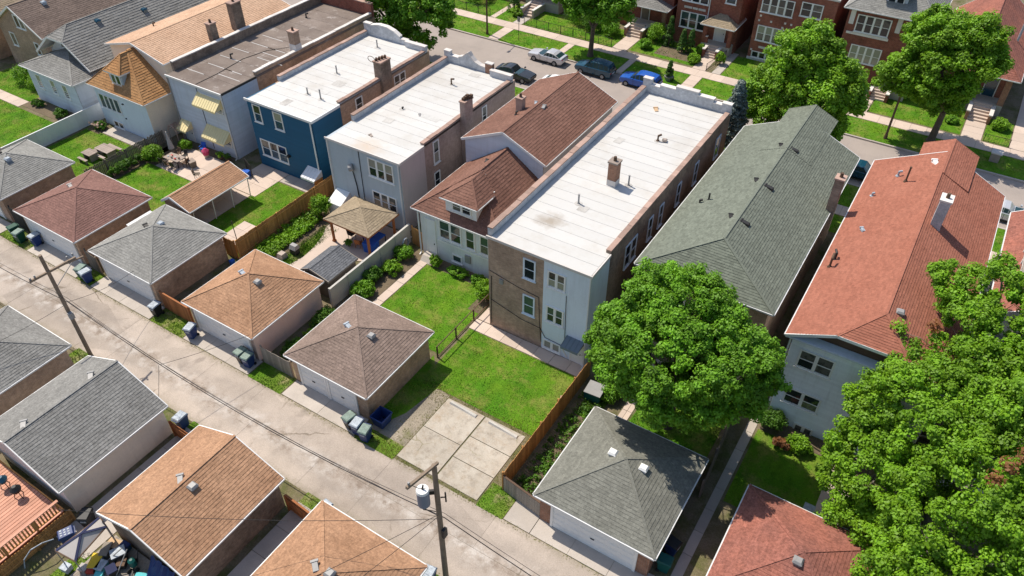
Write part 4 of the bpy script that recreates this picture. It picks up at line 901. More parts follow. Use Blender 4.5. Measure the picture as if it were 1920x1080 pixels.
m = M(); m.tube([(-57.5, 50.6, 8.6), (-58.6, 51.0, 7.1), (-60.2, 49.2, 7.02), (-60.8, 46.5, 7.02), (-60.4, 43.0, 7.02), (-60.4, 40.3, 7.02)], .025, 5); m.build('roof_cable', 'cable', p)
window(p, 'S', 40.3, -60.1, -57.5, 4.9, 6.2, 2, tw); window(p, 'S', 40.3, -60.0, -57.5, 1.3, 2.8, 2, tw); door(p, 'S', 40.3, -63.9, -63.1, 0, 1.75)
awning(p, -60.4, -57.25, 40.3, 6.25, 1.0, .85, 'yellow_metal'); awning(p, -60.35, -57.2, 40.3, 2.9, 1.05, .9, 'yellow_metal'); awning(p, -64.25, -62.9, 40.3, 2.3, .95, .7, 'yellow_metal')
cablerun(p, [(-60.45, 40.26, 6.7), (-60.4, 40.26, 2.7), (-60.3, 40.26, .2)], .03); downspout(p, -64.45, 40.2, .05, 6.8, 'galv'); downspout(p, -57.05, 40.22, .05, 6.8)

# --- brown-roofed house with rear dormer (two volumes)
p = thing('brown_roof_house', 'white rear bungalow with chestnut roof and dormer, beside the brick house', 'house', (-29.5, 47, 0))
wallbox(p, -32.95, -25.3, 38.4, 45.8, -.05, 4.5, 'cream_paint', name='rear_wall', lap=0)
roof(p, hip_planes(-33.5, -25.0, 38.0, 46.4, 4.6, 7.5, 41.6, None), 'browntile', e=.25, lift=.024, rake='')
wallbox(p, -33.5, -25.9, 45.75, 58.1, -.05, 6.95, 'pale_siding', lap=.18, gable=(-29.7, 8.68)); roof(p, hip_planes(-33.8, -25.6, 45.6, 58.4, 7.0, 8.8), 'browntile', e=.25, lift=.024)
m = M(); m.ext([(-30.45, 38.62, 5.0), (-27.55, 38.62, 5.0), (-27.55, 38.62, 6.4), (-30.45, 38.62, 6.4)], (0, 2.6, 0)); dm = m.build('dormer', 'white_paint', p)
window(p, 'S', 38.62, -29.75, -28.1, 5.45, 6.25, 2, tw); a0, a1, am = (-30.75, 38.3, 6.42), (-27.25, 38.3, 6.42), (-29.0, 40.2, 7.53)
roof(p, ([[a1, (-27.25, 40.75, 6.42), (-29.0, 41.8, 7.53), am], [(-30.75, 40.75, 6.42), a0, am, (-29.0, 41.8, 7.53)], [a0, a1, am]], [(a0, a1), (a1, (-27.25, 40.4, 6.42))], [(a0, am), (a1, am)], []), 'browntile', e=.25, lift=.024)
for a, b, n in ((-31.0, -29.0, 2), (-28.45, -27.7, 1), (-27.1, -25.5, 2)): window(p, 'S', 38.4, a, b, 2.45, 4.05, n, tw, 'glass_green')
door(p, 'S', 38.4, -32.35, -31.55, .4, 3.7); window(p, 'S', 38.4, -29.85, -29.05, .5, 1.05, 1, tw, 'glass_green', rail=False); m = M(); m.box(-28.6, -28.1, 38.25, 38.4, .9, 1.6); m.build('meter_box', 'galv', p)
m = M(); m.box(-31.3, -25.3, 38.33, 38.4, 1.95, 2.1); m.build('sill_band', tw, p); downspout(p, -33.0, 38.2, .05, 4.5); m = M(); m.hexa([(-32.5, 37.3, 0), (-31.4, 37.3, 0), (-31.4, 38.38, 0), (-32.5, 38.38, 0), (-32.5, 37.7, .4), (-31.4, 37.7, .4), (-31.4, 38.38, .4), (-32.5, 38.38, .4)]); m.build('step', 'concrete', p)
for a in ((-28.8, 41.4, 7.2, 'slant', 'galv', .2, .8), (-30.0, 43.7, 7.0, 'slant', 'iron', .2, .7), (-29.2, 51.3, 8.58, 'slant', 'galv', .2, .9), (-30.1, 51.5, 8.62, 'slant', 'lid_white', .4, .7), (-30.7, 49.3, 8.4, 'elbow', 'iron', 0, .6)): vent(p, *a)
chimney(p, -31.3, -30.7, 50.2, 50.8, 7.8, 9.3, 'coping', 'coping', 1)

# --- sage green gabled house
p = thing('green_roof_house', 'long house with sage green gable roof behind the big round tree', 'house', (-9.4, 49, 0))
wallbox(p, -13.75, -5.1, 38.3, 59, -.05, 7.45, 'brick_brown'); wallbox(p, -11.2, -7.9, 59.02, 61.8, -.05, 7.6, 'brick_brown', name='front_bay', sides='SENW')
roof(p, hip_planes(-14.15, -4.7, 37.8, 59.4, 7.5, 9.6, 40.8, None), 'green', e=.18, lift=.022, tab=.3, tv=.14)
m = M(); m.ext([(-14.1, 59.1, 7.45), (-4.75, 59.1, 7.45), (-9.42, 59.1, 9.45)], (0, .15, 0)); m.build('gable_end', 'brick_brown', p)
roof(p, hip_planes(-11.45, -7.4, 54, 62.0, 8.72, 9.63), 'green', e=.18, lift=.022, tab=.3, tv=.14, gut=None, rake='N', trim=SH['green'])
chimney(p, -5.05, -4.45, 50.6, 51.3, 5, 10.2, 'brick_dark', 'coping', 1)
for a in ((-8.9, 43.4, 9.36, 'slant', 'iron', 1.5, 1.1), (-8.9, 48.4, 9.36, 'slant', 'iron', 1.5, 1.1), (-8.9, 54.4, 9.36, 'slant', 'iron', 1.5, 1.1), (-9.95, 43.6, 9.36, 'slant', 'iron', .4, .8), (-9.95, 48.8, 9.36, 'slant', 'iron', .4, .8), (-9.95, 54.5, 9.36, 'slant', 'iron', .4, .8), (-12.9, 45.9, 8.0, 'elbow', 'iron', 0, .7), (-12.4, 46.3, 8.25, 'pipe', 'iron', 0, .7)): vent(p, *a)
for y in (42, 46, 52): window(p, 'E', -5.1, y, y + 1, 5.2, 6.8, 1, tw)
window(p, 'S', 38.3, -12.5, -10.5, 5.0, 6.6, 2, tw); window(p, 'S', 38.3, -8.5, -6.5, 5.0, 6.6, 2, tw); door(p, 'S', 38.3, -11.4, -10.5, .1, 2.1)

# --- terracotta roofed house with pale siding
p = thing('red_roof_house', 'pale lap-sided house with large terracotta roof and pale chimney', 'house', (1.1, 48, 0))
wallbox(p, -3.1, 5.3, 36.65, 58.9, -.9, 7.62, 'white_siding', lap=.2, name='wall'); wallbox(p, -.4, 3.0, 58.92, 61.2, -.05, 8.1, 'white_siding', lap=.2, name='front_bay')
zr = 10.0; pl, eav, caps, rk = hip_planes(-3.55, 5.72, 36.3, 59.3, 7.7, zr)
xm = 1.085; A0 = (-.85, 36.3, 9.0); A1 = (3.05, 36.3, 9.0); RR = (xm, 38.5, zr)
E_ = [(5.72, 36.3, 7.7), (5.72, 59.3, 7.7), (xm, 59.3, zr), RR, A1]; Wf = [(-3.55, 59.3, 7.7), (-3.55, 36.3, 7.7), A0, RR, (xm, 59.3, zr)]
roof(p, ([E_, Wf, [A0, A1, RR]], eav, [(RR, (xm, 59.3, zr)), (A0, RR), (A1, RR)], [((-3.55, 36.3, 7.7), A0), ((5.72, 36.3, 7.7), A1), (A0, A1), ((-3.55, 59.3, 7.7), (xm, 59.3, zr)), ((5.72, 59.3, 7.7), (xm, 59.3, zr))]), 'redbig', e=.17, lift=.022, tab=.35, tv=.1)
m = M(); m.ext([(-2.9, 36.95, 7.6), (5.1, 36.95, 7.6), (2.6, 36.95, 8.85), (-.4, 36.95, 8.85)], (0, .12, 0)); m.build('gable_end', 'rust_iron', p)
m = M(); m.hexa([(-3.5, 36.3, 7.52), (5.7, 36.3, 7.52), (5.7, 36.9, 7.62), (-3.5, 36.9, 7.62), (-3.5, 36.3, 7.64), (5.7, 36.3, 7.64), (5.7, 36.9, 7.76), (-3.5, 36.9, 7.76)]); m.build('pent_eave', 'pale_siding', p)
roof(p, hip_planes(-.75, 3.2, 56, 61.5, 9.05, 9.98, xm=1.2), 'redbig', e=.17, lift=.022, tab=.35, gut=None, tv=.1, rake='N', trim=SH['redbig'])
c = chimney(p, 1.6, 2.25, 49.3, 50.2, 9.2, 11.6, 'brick_white', 'white_coping', 1, .3)
for a in ((-3.0, 43.7, 8.0, 'elbow', 'rust_iron', 1.2, 1.6), (-2.9, 44.6, 8.02, 'elbow', 'iron', 1.7, 1.2), (-2.1, 48.2, 8.5, 'slant', 'lid_white', .7, .7), (-2.55, 53.2, 8.25, 'elbow', 'lid_white', 0, .5), (-1.5, 56.0, 8.8, 'elbow', 'lid_white', 0, .8), (-.85, 55.0, 9.1, 'pipe', 'rust_iron', 0, 1.5), (.55, 57.6, 9.7, 'slant', 'white_trim', .5, 1.1), (1.75, 39.3, 9.7, 'hood', 'galv', .1, .9)): vent(p, *a)
window(p, 'S', 36.62, -2.4, -.45, 5.42, 6.7, 2, 'white_trim'); window(p, 'S', 36.62, -2.45, -.4, 2.12, 3.3, 2, 'white_trim'); window(p, 'S', 36.62, -1.25, -.2, -.1, .45, 2, 'white_trim', rail=False)
window(p, 'S', 36.62, 1.5, 3.4, 5.42, 6.7, 2, 'white_trim'); window(p, 'S', 36.62, 1.5, 3.4, 2.12, 3.3, 2, 'white_trim'); downspout(p, -3.2, 36.5, .05, 7.5)
for y in (42, 47, 52): window(p, 'W', -3.12, y, y + 1, 5.4, 6.8, 1, tw)

# --- white house cut by the right edge
p = thing('white_house', 'white house with red roof cut off by the right edge', 'house', (10.5, 52, 0))
wallbox(p, 6.85, 14.2, 45.0, 57.0, -.05, 7.6, 'cream_paint', gable=(10.5, 10.2)); roof(p, hip_planes(6.4, 14.6, 44.7, 57.3, 7.7, 10.3), 'red', e=.25)
m = M(); m.box(7.5, 10.4, 46.5, 52.5, 7.9, 9.5); m.build('dormer', 'cream_paint', p); m = M(); m.box(7.3, 10.6, 46.3, 52.7, 9.5, 9.68); m.build('dormer_roof', 'grey_wood', p); window(p, 'W', 7.5, 47.5, 51.5, 8.3, 9.3, 3, tw)
wallbox(p, 7.3, 13.5, 41.3, 44.98, -.05, 6.0, 'grey_stucco', name='rear_wall', sides='SEW'); m = M(); m.box(7.1, 13.7, 41.0, 44.95, 6.0, 6.2); m.build('flat_roof', 'galv', p)
wallbox(p, 7.4, 13.5, 37.0, 41.25, -.05, 3.4, 'cream_paint', name='addition', sides='SEW', gable=(10.4, 4.6)); roof(p, hip_planes(7.0, 13.8, 36.7, 40.95, 3.5, 4.7), 'red')
for y in (47, 51): window(p, 'W', 6.85, y, y + 1, 4.4, 6.0, 1, tw); window(p, 'W', 6.85, y, y + 1, 1.4, 3.0, 1, tw)

# --- amber roofed house with dormer and tan main gable
p = thing('amber_roof_house', 'pale blue and beige house with amber hip roof and tan main gable', 'house', (-70, 48, 0))
wallbox(p, -74.15, -66.0, 38.0, 41.2, -.05, 4.45, 'pale_blue_stucco', name='rear_wall'); m = M(); m.box(-66.0, -65.98, 37.99, 41.2, -.05, 4.4); m.build('side_cladding', 'beige_wall', p)
roof(p, hip_planes(-74.5, -65.6, 37.6, 41.6, 4.55, 8.0, 40.4, None), 'amber', e=.26, lift=.03, rake='')
wallbox(p, -74.2, -66.0, 41.25, 58, -.05, 7.35, 'beige_wall', gable=(-70.1, 8.4)); roof(p, hip_planes(-74.6, -65.6, 40.95, 58.3, 7.4, 8.55), 'tan', e=.25, lift=.02, tv=.08)
m = M(); m.ext([(-70.95, 38.3, 5.0), (-68.95, 38.3, 5.0), (-68.95, 38.3, 6.6), (-70.95, 38.3, 6.6)], (0, 2.2, 0)); m.build('dormer', 'grey_stucco', p); window(p, 'S', 38.3, -70.6, -69.3, 5.4, 6.4, 2, tw, 'glass_dark', 'glass_dark', rail=False)
roof(p, hip_planes(-71.2, -68.7, 38.0, 41.0, 6.62, 7.95, 39.5, None), 'amber', e=.26, lift=.03, gut=None, rake='')
window(p, 'S', 38.0, -73.6, -70.6, 2.05, 3.5, 4, tw, rail=False, up='glass_green'); window(p, 'S', 38.0, -72.6, -71.2, 0.15, .7, 2, tw, rail=False)
m = M(); m.fb(frame('S', 38.0), -70.2, -70.05, 0, .1, 1.6, 1.7); m.fb(frame('S', 38.0), -69.9, -69.7, 0, .12, 3.3, 3.4); m.build('lamp', 'iron', p)
chimney(p, -66.0, -65.35, 47.0, 47.8, 6, 9.2, 'brick_dark', 'coping', 1); chimney(p, -66.2, -65.4, 50.2, 51.4, 6, 10.2, 'brick_dark', 'coping', 1); vent(p, -73.2, 46.0, 7.7, 'elbow', 'rust_iron', 0, .9); chimney(p, -71.4, -70.6, 57, 58, 8, 10, 'brick_brown', 'coping', 1)

# --- grey bungalow with lean-to hip addition
p = thing('grey_bungalow', 'pale green-grey bungalow with grey roof, gable niche and low rear hip roof', 'house', (-81, 47, 0))
wallbox(p, -84.9, -76.6, 37.4, 41.5, -.05, 3.95, 'pale_siding', name='rear_wall', lap=.25, sides='SEW'); roof(p, hip_planes(-85.35, -76.15, 36.95, 44.0, 4.05, 5.7, 40.3, None), 'slate', e=.25, capm='grey')
wallbox(p, -85.1, -76.8, 40.8, 57, -.05, 4.6, 'pale_siding')
xm = -81; A0 = (-82.35, 39.4, 6.9); A1 = (-79.65, 39.4, 6.9); RR = (xm, 41.2, 7.9)
roof(p, ([[(-76.4, 39.4, 4.6), (-76.4, 57.3, 4.6), (xm, 57.3, 7.9), RR, A1], [(-85.6, 57.3, 4.6), (-85.6, 39.4, 4.6), A0, RR, (xm, 57.3, 7.9)], [A0, A1, RR]], [((-76.4, 39.4, 4.6), (-76.4, 57.3, 4.6)), ((-85.6, 57.3, 4.6), (-85.6, 39.4, 4.6))], [(RR, (xm, 57.3, 7.9)), (A0, RR), (A1, RR)],
 [((-85.6, 39.4, 4.6), A0), ((-76.4, 39.4, 4.6), A1), (A0, A1)]), 'slate', e=.3, lift=.035, tab=.5)
m = M(); m.ext([(-84.9, 40.75, 4.5), (-77.1, 40.75, 4.5), (-79.8, 40.75, 6.8), (-82.2, 40.75, 6.8)], (0, .1, 0)); m.build('gable_end', 'white_paint', p); window(p, 'S', 40.75, -82.6, -79.2, 5.3, 6.3, 3, tw, rail=False)
for x in (-83.3, -80.8, -78.7): window(p, 'S', 37.4, x - .35, x + .35, 1.8, 3.2, 1, tw, 'glass_blind', 'glass_dark')
for a in ((-80.2, 44.2, 7.3, 'hood', 'navy_paint', 0, 1.2), (-79.6, 49.5, 6.9, 'hood', 'navy_paint', 0, 1.2), (-80.3, 53.5, 7.4, 'hood', 'navy_paint', 0, 1.0)): vent(p, *a)
m = M(); m.box(-85.5, -76.5, 57.4, 60.4, 3.3, 3.55); m.build('porch_roof', 'slate_flat' if 'slate_flat' in W else 'galv', p); roof(p, hip_planes(-84, -77.5, 57.35, 62, 4.6, 6.6, xm=-80.7), 'grey', e=.3)
wallbox(p, -83.7, -77.8, 57.5, 61.6, -.05, 4.5, 'brick_brown', name='front_room', gable=(-80.7, 6.4))
# --- brown brick house and more roofs at the far upper left
p = thing('brown_brick_house', 'brown brick house with umber shingle gable in the upper left corner', 'house', (-91.5, 48, 0))
wallbox(p, -95.7, -87.3, 41.3, 57, -.05, 5.0, 'brick_brown', gable=(-91.5, 7.55)); roof(p, hip_planes(-96.1, -86.9, 41.0, 57.5, 5.0, 7.7), 'darkbrown', e=.25)
window(p, 'S', 41.3, -91.6, -90.0, 5.3, 6.6, 2, tw, rail=False); window(p, 'S', 41.3, -94.0, -93.2, 2.7, 4.1, 1, tw, rail=False); window(p, 'S', 41.3, -89.4, -88.7, 2.6, 3.9, 1, tw, rail=False)
vent(p, -90.4, 44.5, 7.1, 'hood', 'lid_white', 0, 1.1); vent(p, -90.4, 50, 7.1, 'hood', 'navy_paint', 0, 1.1)
p = thing('khaki_roof_house', 'house with pale khaki roof slope at the far left edge', 'house', (-102, 48, 0))
wallbox(p, -106.3, -98.0, 40, 57, -.05, 5.0, 'brick_tan', gable=(-102, 7.4)); roof(p, hip_planes(-106.8, -97.5, 39.7, 57.5, 5.0, 7.6), 'beige', e=.25); window(p, 'S', 40, -102.6, -101.2, 5.3, 6.5, 2, tw)
# ---------------------------------------------------------------- houses across the street
def steps(p, x0, x1, y0, y1, n, h, mat='pink_concrete'):
    for i in range(n):
        m = M(); m.box(x0, x1, y0 + (y1 - y0) * i / n, y1, h * i / n, h * (i + 1) / n - .004); m.build('step', mat, p)
def porch(p, x0, x1, y0, y1, zf, ze, zr, sh, col='brick_red', sx=None, sy=None, ns=5, roofm=True, colw=.45):
    m = M(); m.box(x0, x1, y0, y1 - .01, 0, zf); m.build('porch_floor', 'concrete', p)
    for x in (x0 + colw / 2, x1 - colw / 2):
        m = M(); m.box(x - colw / 2, x + colw / 2, y0, y0 + colw, zf, ze - .1); m.build('porch_column', col, p)
    if sx:
        steps(p, sx[0], sx[1], sy, y0 - .005, ns, zf)
        for x in (sx[0] - .3, sx[1] + .02):
            m = M(); m.box(x, x + .28, sy - .1, y0 - .01, 0, zf * .55 + .3); m.build('cheek_wall', col, p); m = M(); m.box(x - .05, x + .33, sy - .15, y0 - .02, zf * .55 + .302, zf * .55 + .42); m.build('coping_stone', 'white_coping', p)
    m = M(); m.box(x0 + colw, (sx[0] - .35) if sx else x1 - colw, y0 + .05, y0 + .3, zf, zf + .75) if sx and sx[0] - .35 > x0 + colw + .1 else None
    if m.f: m.build('parapet', col, p); k = M(); k.box(x0 + colw, sx[0] - .35, y0, y0 + .35, zf + .752, zf + .86); k.build('coping_stone', 'white_coping', p)
    if roofm: roof(p, hip_planes(x0 - .3, x1 + .3, y0 - .35, y1 + 2.5, ze, zr, y0 + (zr - ze) * 1.4, None), sh, e=.25)
def studs(p, y, pts, s=.11):
    for x, z in pts: m = M(); m.box(x - s, x + s, y - .04, y, z - s, z + s); m.build('stone_stud', 'white_coping', p)
y = 89.0
p = thing('brick_bungalow', 'red brick house behind the street tree with pale stone porch roof', 'house', (-37.2, 95, 0))
wallbox(p, -41.2, -33.3, 90.2, 104, -.05, 7.5, 'brick_red'); porch(p, -38.6, -33.6, 88.6, 90.2, 1.3, 3.6, 4.5, 'slate', 'brick_orange', (-37.9, -36.0), 87.1, 5)
window(p, 'S', 90.2, -40.8, -38.8, 2.0, 3.8, 2, tw); window(p, 'S', 90.2, -40.8, -38.6, 5.0, 6.6, 2, tw); door(p, 'S', 90.2, -37.4, -36.4, 1.3, 3.3, 'old_wood'); roof(p, hip_planes(-41.6, -32.9, 89.9, 104.3, 7.5, 10, 94, 100), 'slate')
p = thing('brick_two_flat', 'red brick two-flat with triple white windows and hipped porch roof', 'house', (-28.6, 95, 0))
wallbox(p, -32.4, -24.6, y, 103, -.05, 8.8, 'brick_red'); window(p, 'S', y, -31.7, -28.65, 2.05, 3.85, 3, tw, 'glass_green'); window(p, 'S', y, -31.7, -28.65, 5.25, 7.0, 3, tw); window(p, 'S', y, -26.5, -25.4, 5.95, 7.3, 1, tw)
porch(p, -28.3, -24.75, 87.7, y, 1.2, 3.55, 4.75, 'beige', 'brick_red', (-27.25, -25.95), 86.5, 5); door(p, 'S', y, -27.2, -26.0, 1.2, 3.4, 'cream_paint')
for x0, x1 in ((-31.5, -30.5), (-30.4, -29.8), (-29.7, -28.8)): m = M(); m.box(x0, x1, y - .05, y, 4.35, 4.6); m.build('stone_panel', 'white_coping', p)
m = M(); m.box(-32.5, -24.5, y - .1, y + .3, 8.8, 9.0); m.build('coping_stone', 'white_coping', p); downspout(p, -28.4, y - .06, 3.7, 8.7)
p = thing('brick_two_flat', 'red brick two-flat with rows of four white windows and stone studs', 'house', (-18.6, 95, 0))
wallbox(p, -22.8, -14.2, y, 103, -.05, 8.5, 'brick_red'); window(p, 'S', y, -22.2, -18.75, 2.5, 4.15, 4, tw, 'glass_blind', 'glass_green'); window(p, 'S', y, -22.3, -18.8, 5.85, 7.5, 4, tw); window(p, 'S', y, -17.9, -15.7, 6.3, 7.7, 2, tw); window(p, 'S', y, -17.6, -15.6, 2.6, 4.2, 2, tw); window(p, 'S', y, -22.3, -19.9, .4, 1.0, 3, tw, rail=False)
studs(p, y, [(-22.2, 5.3), (-22.3, 4.75), (-20.9, 4.85), (-19.3, 5.0), (-18.6, 5.0), (-19.5, 4.45), (-18.7, 4.4), (-16.5, 5.4), (-22.5, 1.2)]); m = M(); m.box(-21.7, -19.6, y - .06, y, 1.55, 1.8); m.build('stone_panel', 'white_coping', p); m = M(); m.box(-22.9, -14.1, y - .12, y + .3, 8.5, 8.72); m.build('coping_stone', 'white_coping', p)
m = M(); m.box(-22.85, -14.15, y - .06, y, 0, .3); m.build('plinth', 'white_coping', p); porch(p, -17.9, -14.4, 87.6, y, 1.2, 3.4, 4.4, 'slate', 'brick_red', (-17.2, -15.8), 86.4, 5)
p = thing('brick_two_flat', 'red brick two-flat with grey hip roof and front dormer', 'house', (-8.7, 95, 0)); y = 88.75
wallbox(p, -12.9, -4.5, y, 103, -.05, 8.3, 'brick_red'); window(p, 'S', y, -11.8, -8.45, 6.0, 7.7, 4, tw); window(p, 'S', y, -11.6, -8.5, 2.7, 4.4, 4, tw, 'glass_blind', 'glass_blind'); roof(p, hip_planes(-13.4, -4.0, 88.25, 103.5, 8.4, 12, 93, 99), 'grey')
m = M(); m.box(-9.9, -7.6, 89.6, 93, 8.6, 10.4); m.build('dormer', 'pale_siding', p); window(p, 'S', 89.6, -9.5, -8.0, 9.2, 10.1, 2, tw, rail=False); roof(p, hip_planes(-10.2, -7.3, 89.2, 94, 10.4, 11.4, 90.6, None), 'slate')
for x in (-12.4, -7.6): m = M(); m.box(x - .25, x + .25, y - .07, y, 6.6, 8.1); m.build('stone_panel', 'white_coping', p)
porch(p, -8.0, -4.7, 87.4, y, 1.1, 3.3, 4.2, 'slate', 'brick_red', (-7.9, -6.4), 86.2, 5, roofm=False); m = M(); m.box(-12.6, -8.2, y - .09, y, 5.55, 5.8); m.build('stone_panel', 'white_coping', p)
p = thing('brick_bungalow', 'brick bungalow with large red roof and blue-grey porch steps', 'house', (1, 96, 0))
wallbox(p, -2.9, 4.6, 91.2, 106, -.05, 4.1, 'brick_red'); roof(p, hip_planes(-3.5, 5.2, 88.9, 107, 4.25, 7.6, 93.2, None), 'red', e=.25, lift=.02)
m = M(); m.box(-.2, 2.0, 90.0, 93, 4.7, 6.3); m.build('dormer', 'pale_siding', p); roof(p, hip_planes(-.5, 2.3, 89.6, 93.6, 6.3, 7.2, xm=.9), 'red', gut=None); window(p, 'S', 90.0, .3, 1.5, 5.2, 6.0, 2, tw, rail=False)
porch(p, -2.9, 4.6, 89.3, 91.2, 1.2, 4.1, 4.3, 'red', 'brick_orange', (1.9, 3.7), 87.0, 6, roofm=False, colw=.6); m = M(); m.cyl((3.6, 96.5, 5.5), (3.6, 96.5, 8.0), .12, .12, 8); m.cyl((3.6, 96.5, 8.0), (3.6, 96.5, 8.25), .2, .18, 8); m.build('flue', 'lid_white', p); door(p, 'S', 91.2, 2.3, 3.4, 1.2, 3.3, 'navy_paint')
p = thing('brick_bungalow', 'dark brick bungalow with stone stair among conifers, left of street tree', 'house', (-52, 95, 0))
wallbox(p, -56.0, -47.8, 90, 104, -.05, 5, 'brick_orange'); roof(p, hip_planes(-56.5, -47.3, 89.5, 104.5, 5.1, 8.2, 94, 100), 'darkbrown'); porch(p, -53.6, -48.5, 88.4, 90, 1.2, 3.5, 4.4, 'darkbrown', 'stone', (-52.3, -50.9), 85.6, 6)
p = thing('brick_bungalow', 'brick house hidden behind the dark street tree', 'house', (-64, 95, 0)); wallbox(p, -68, -59.5, 90, 104, -.05, 6, 'brick_red'); roof(p, hip_planes(-68.5, -59, 89.5, 104.5, 6, 9, 94, 100), 'slate'); window(p, 'S', 90, -66, -63, 2.2, 3.8, 3, tw)

# ---------------------------------------------------------------- trees
def T6x(r): leaves('rust_leaves', [(8.0, 29.5, 11.2), (8.5, 30.3, 11.4), (7.6, 28.6, 10.9), (3.6, 38.6, 10.2)], .5, 90, .2, 'leaf_rust', r)
tree('big round leafy tree over the grey-green garage', -8.4, 32.4, .34, 3.6, [(-8.3, 30.6, 8.3, 4.2, 3.9, 2.9), (-11.0, 30.9, 7.6, 2.5, 2.9, 2.6), (-5.0, 31.9, 7.3, 2.4, 3.0, 3.0), (-7.6, 28.9, 7.0, 2.7, 1.9, 2.2), (-9.0, 33.0, 9.7, 3.4, 2.6, 2.1), (-6.6, 31.8, 5.6, 2.6, 1.6, 2.0)], 1150, .42, 185, .16, 'leaf', 'bark', lo=.72)
tree('huge bright green tree filling the lower right corner', 6.4, 32.0, .45, 3.6, [(5.6, 34.5, 6.6, 4.6, 4.6, 4.6), (9.6, 33.5, 7.4, 4.6, 5.0, 5.0), (3.6, 32.2, 4.6, 2.7, 3.2, 3.3), (7.6, 29.2, 6.2, 3.8, 4.0, 4.6), (11.0, 28.5, 6.2, 4.0, 4.5, 5.0), (7.2, 25.6, 4.6, 2.8, 2.8, 3.4), (11.5, 38.5, 8.2, 4, 4, 4)], 2300, .45, 165, .165, 'leaf_bright', 'pale_bark', lo=.62, nb=50, extra=T6x)
tree('tall slender tree whose branches reach over the terracotta roof', 7.2, 39.6, .2, 6.5, [(5.2, 40.6, 10.2, 1.8, 2.0, 1.3), (3.4, 42.4, 10.9, 1.3, 1.5, .9), (7.6, 42.2, 10.5, 2.1, 2.2, 1.7), (6.0, 43.4, 11.4, 1.5, 1.6, 1.0), (9.5, 41.2, 9.8, 1.8, 1.8, 1.4), (2.2, 38.0, 9.2, .6, .7, 1.2), (5.6, 38.2, 9.2, 2.0, 1.7, 1.4), (8.4, 38.6, 9.4, 2.0, 1.8, 1.5)], 330, .42, 165, .165, 'leaf_bright', 'pale_bark', lo=.3, nb=40)
tree('bushy young tree in front of the big lower right tree', 3.6, 29.4, .1, 1.2, [(3.6, 29.6, 2.2, 1.7, 1.7, 1.8), (4.6, 28.6, 1.8, 1.4, 1.4, 1.5)], 90, .42, 110, .16, 'leaf_bright', lo=.5, nb=16)
tree('street tree behind the sage green roof, left of the lamp', -11.6, 66.4, .3, 3.4, [(-11.6, 66.6, 8.2, 4.2, 4.0, 4.4), (-12.2, 67.0, 11.0, 2.8, 2.8, 3.2), (-14.0, 66.2, 7.0, 2.6, 2.8, 2.8), (-9.2, 66.6, 8.4, 2.8, 2.8, 3.4), (-9.8, 66.0, 5.6, 2.6, 2.4, 2.4)], 560, .6, 185, .23, 'leaf_bright', lo=.55)
tree('street tree with stout trunk between red brick two-flat and red roofed bungalow', -.5, 80.2, .34, 3.4, [(-2.4, 80.0, 7.0, 3.8, 3.6, 3.6), (-3.4, 80.6, 10.2, 3.0, 2.8, 2.4), (.6, 80.2, 8.4, 2.6, 2.8, 3.0), (-5.2, 79.6, 6.4, 2.2, 2.4, 2.6), (-1.2, 80, 4.6, 2.4, 2.0, 1.8), (-.2, 80.8, 11.0, 2.2, 2.2, 1.8)], 560, .6, 185, .23, 'leaf_bright', lo=.55)
tree('dark street tree behind the blue house at the top edge', -57.5, 66.2, .35, 3.2, [(-57.5, 66.2, 7.2, 5.2, 4.4, 4.4), (-61.8, 66.2, 6.6, 3.8, 3.6, 3.8), (-53.8, 66.4, 6.2, 3.2, 3.2, 3.4), (-54.4, 65.6, 3.6, 1.8, 1.8, 1.9)], 420, .7, 140, .3, 'leaf', lo=.6)
tree('street tree with tall bare trunk beside the dark blue parked car', -38.95, 79.4, .3, 3.6, [(-39.2, 79.6, 6.6, 3.6, 3.4, 3.0), (-41.6, 79.8, 7.2, 2.8, 2.8, 2.6), (-36.8, 79.6, 6.6, 2.4, 2.4, 2.6)], 300, .66, 140, .3, 'leaf', lo=.6)
# blue spruce
p = thing('spruce_tree', 'blue spruce between brick three-floor house and green roof, street side', 'tree', (-16.0, 62.6, 0))
m = M(); m.cyl((-16, 62.6, 0), (-16, 62.6, 9.6), .16, .03, 8)
C = []
for i in range(330):
    k = RNG.random() ** .8; rr = 2.5 * (1 - k) ** .85 * (.5 + .5 * RNG.random()); a = RNG.random() * 6.283; C.append((-16 + rr * math.cos(a), 62.6 + rr * math.sin(a), .7 + 9.0 * k - rr * .22))
    if i % 4 == 0: m.cyl((-16, 62.6, .9 + 9 * k), C[-1], .04, .015, 4, False)
m.build('trunk', 'bark', p); leaves('needles', C, .34, 90, .2, 'leaf_spruce', p, flat=.6)
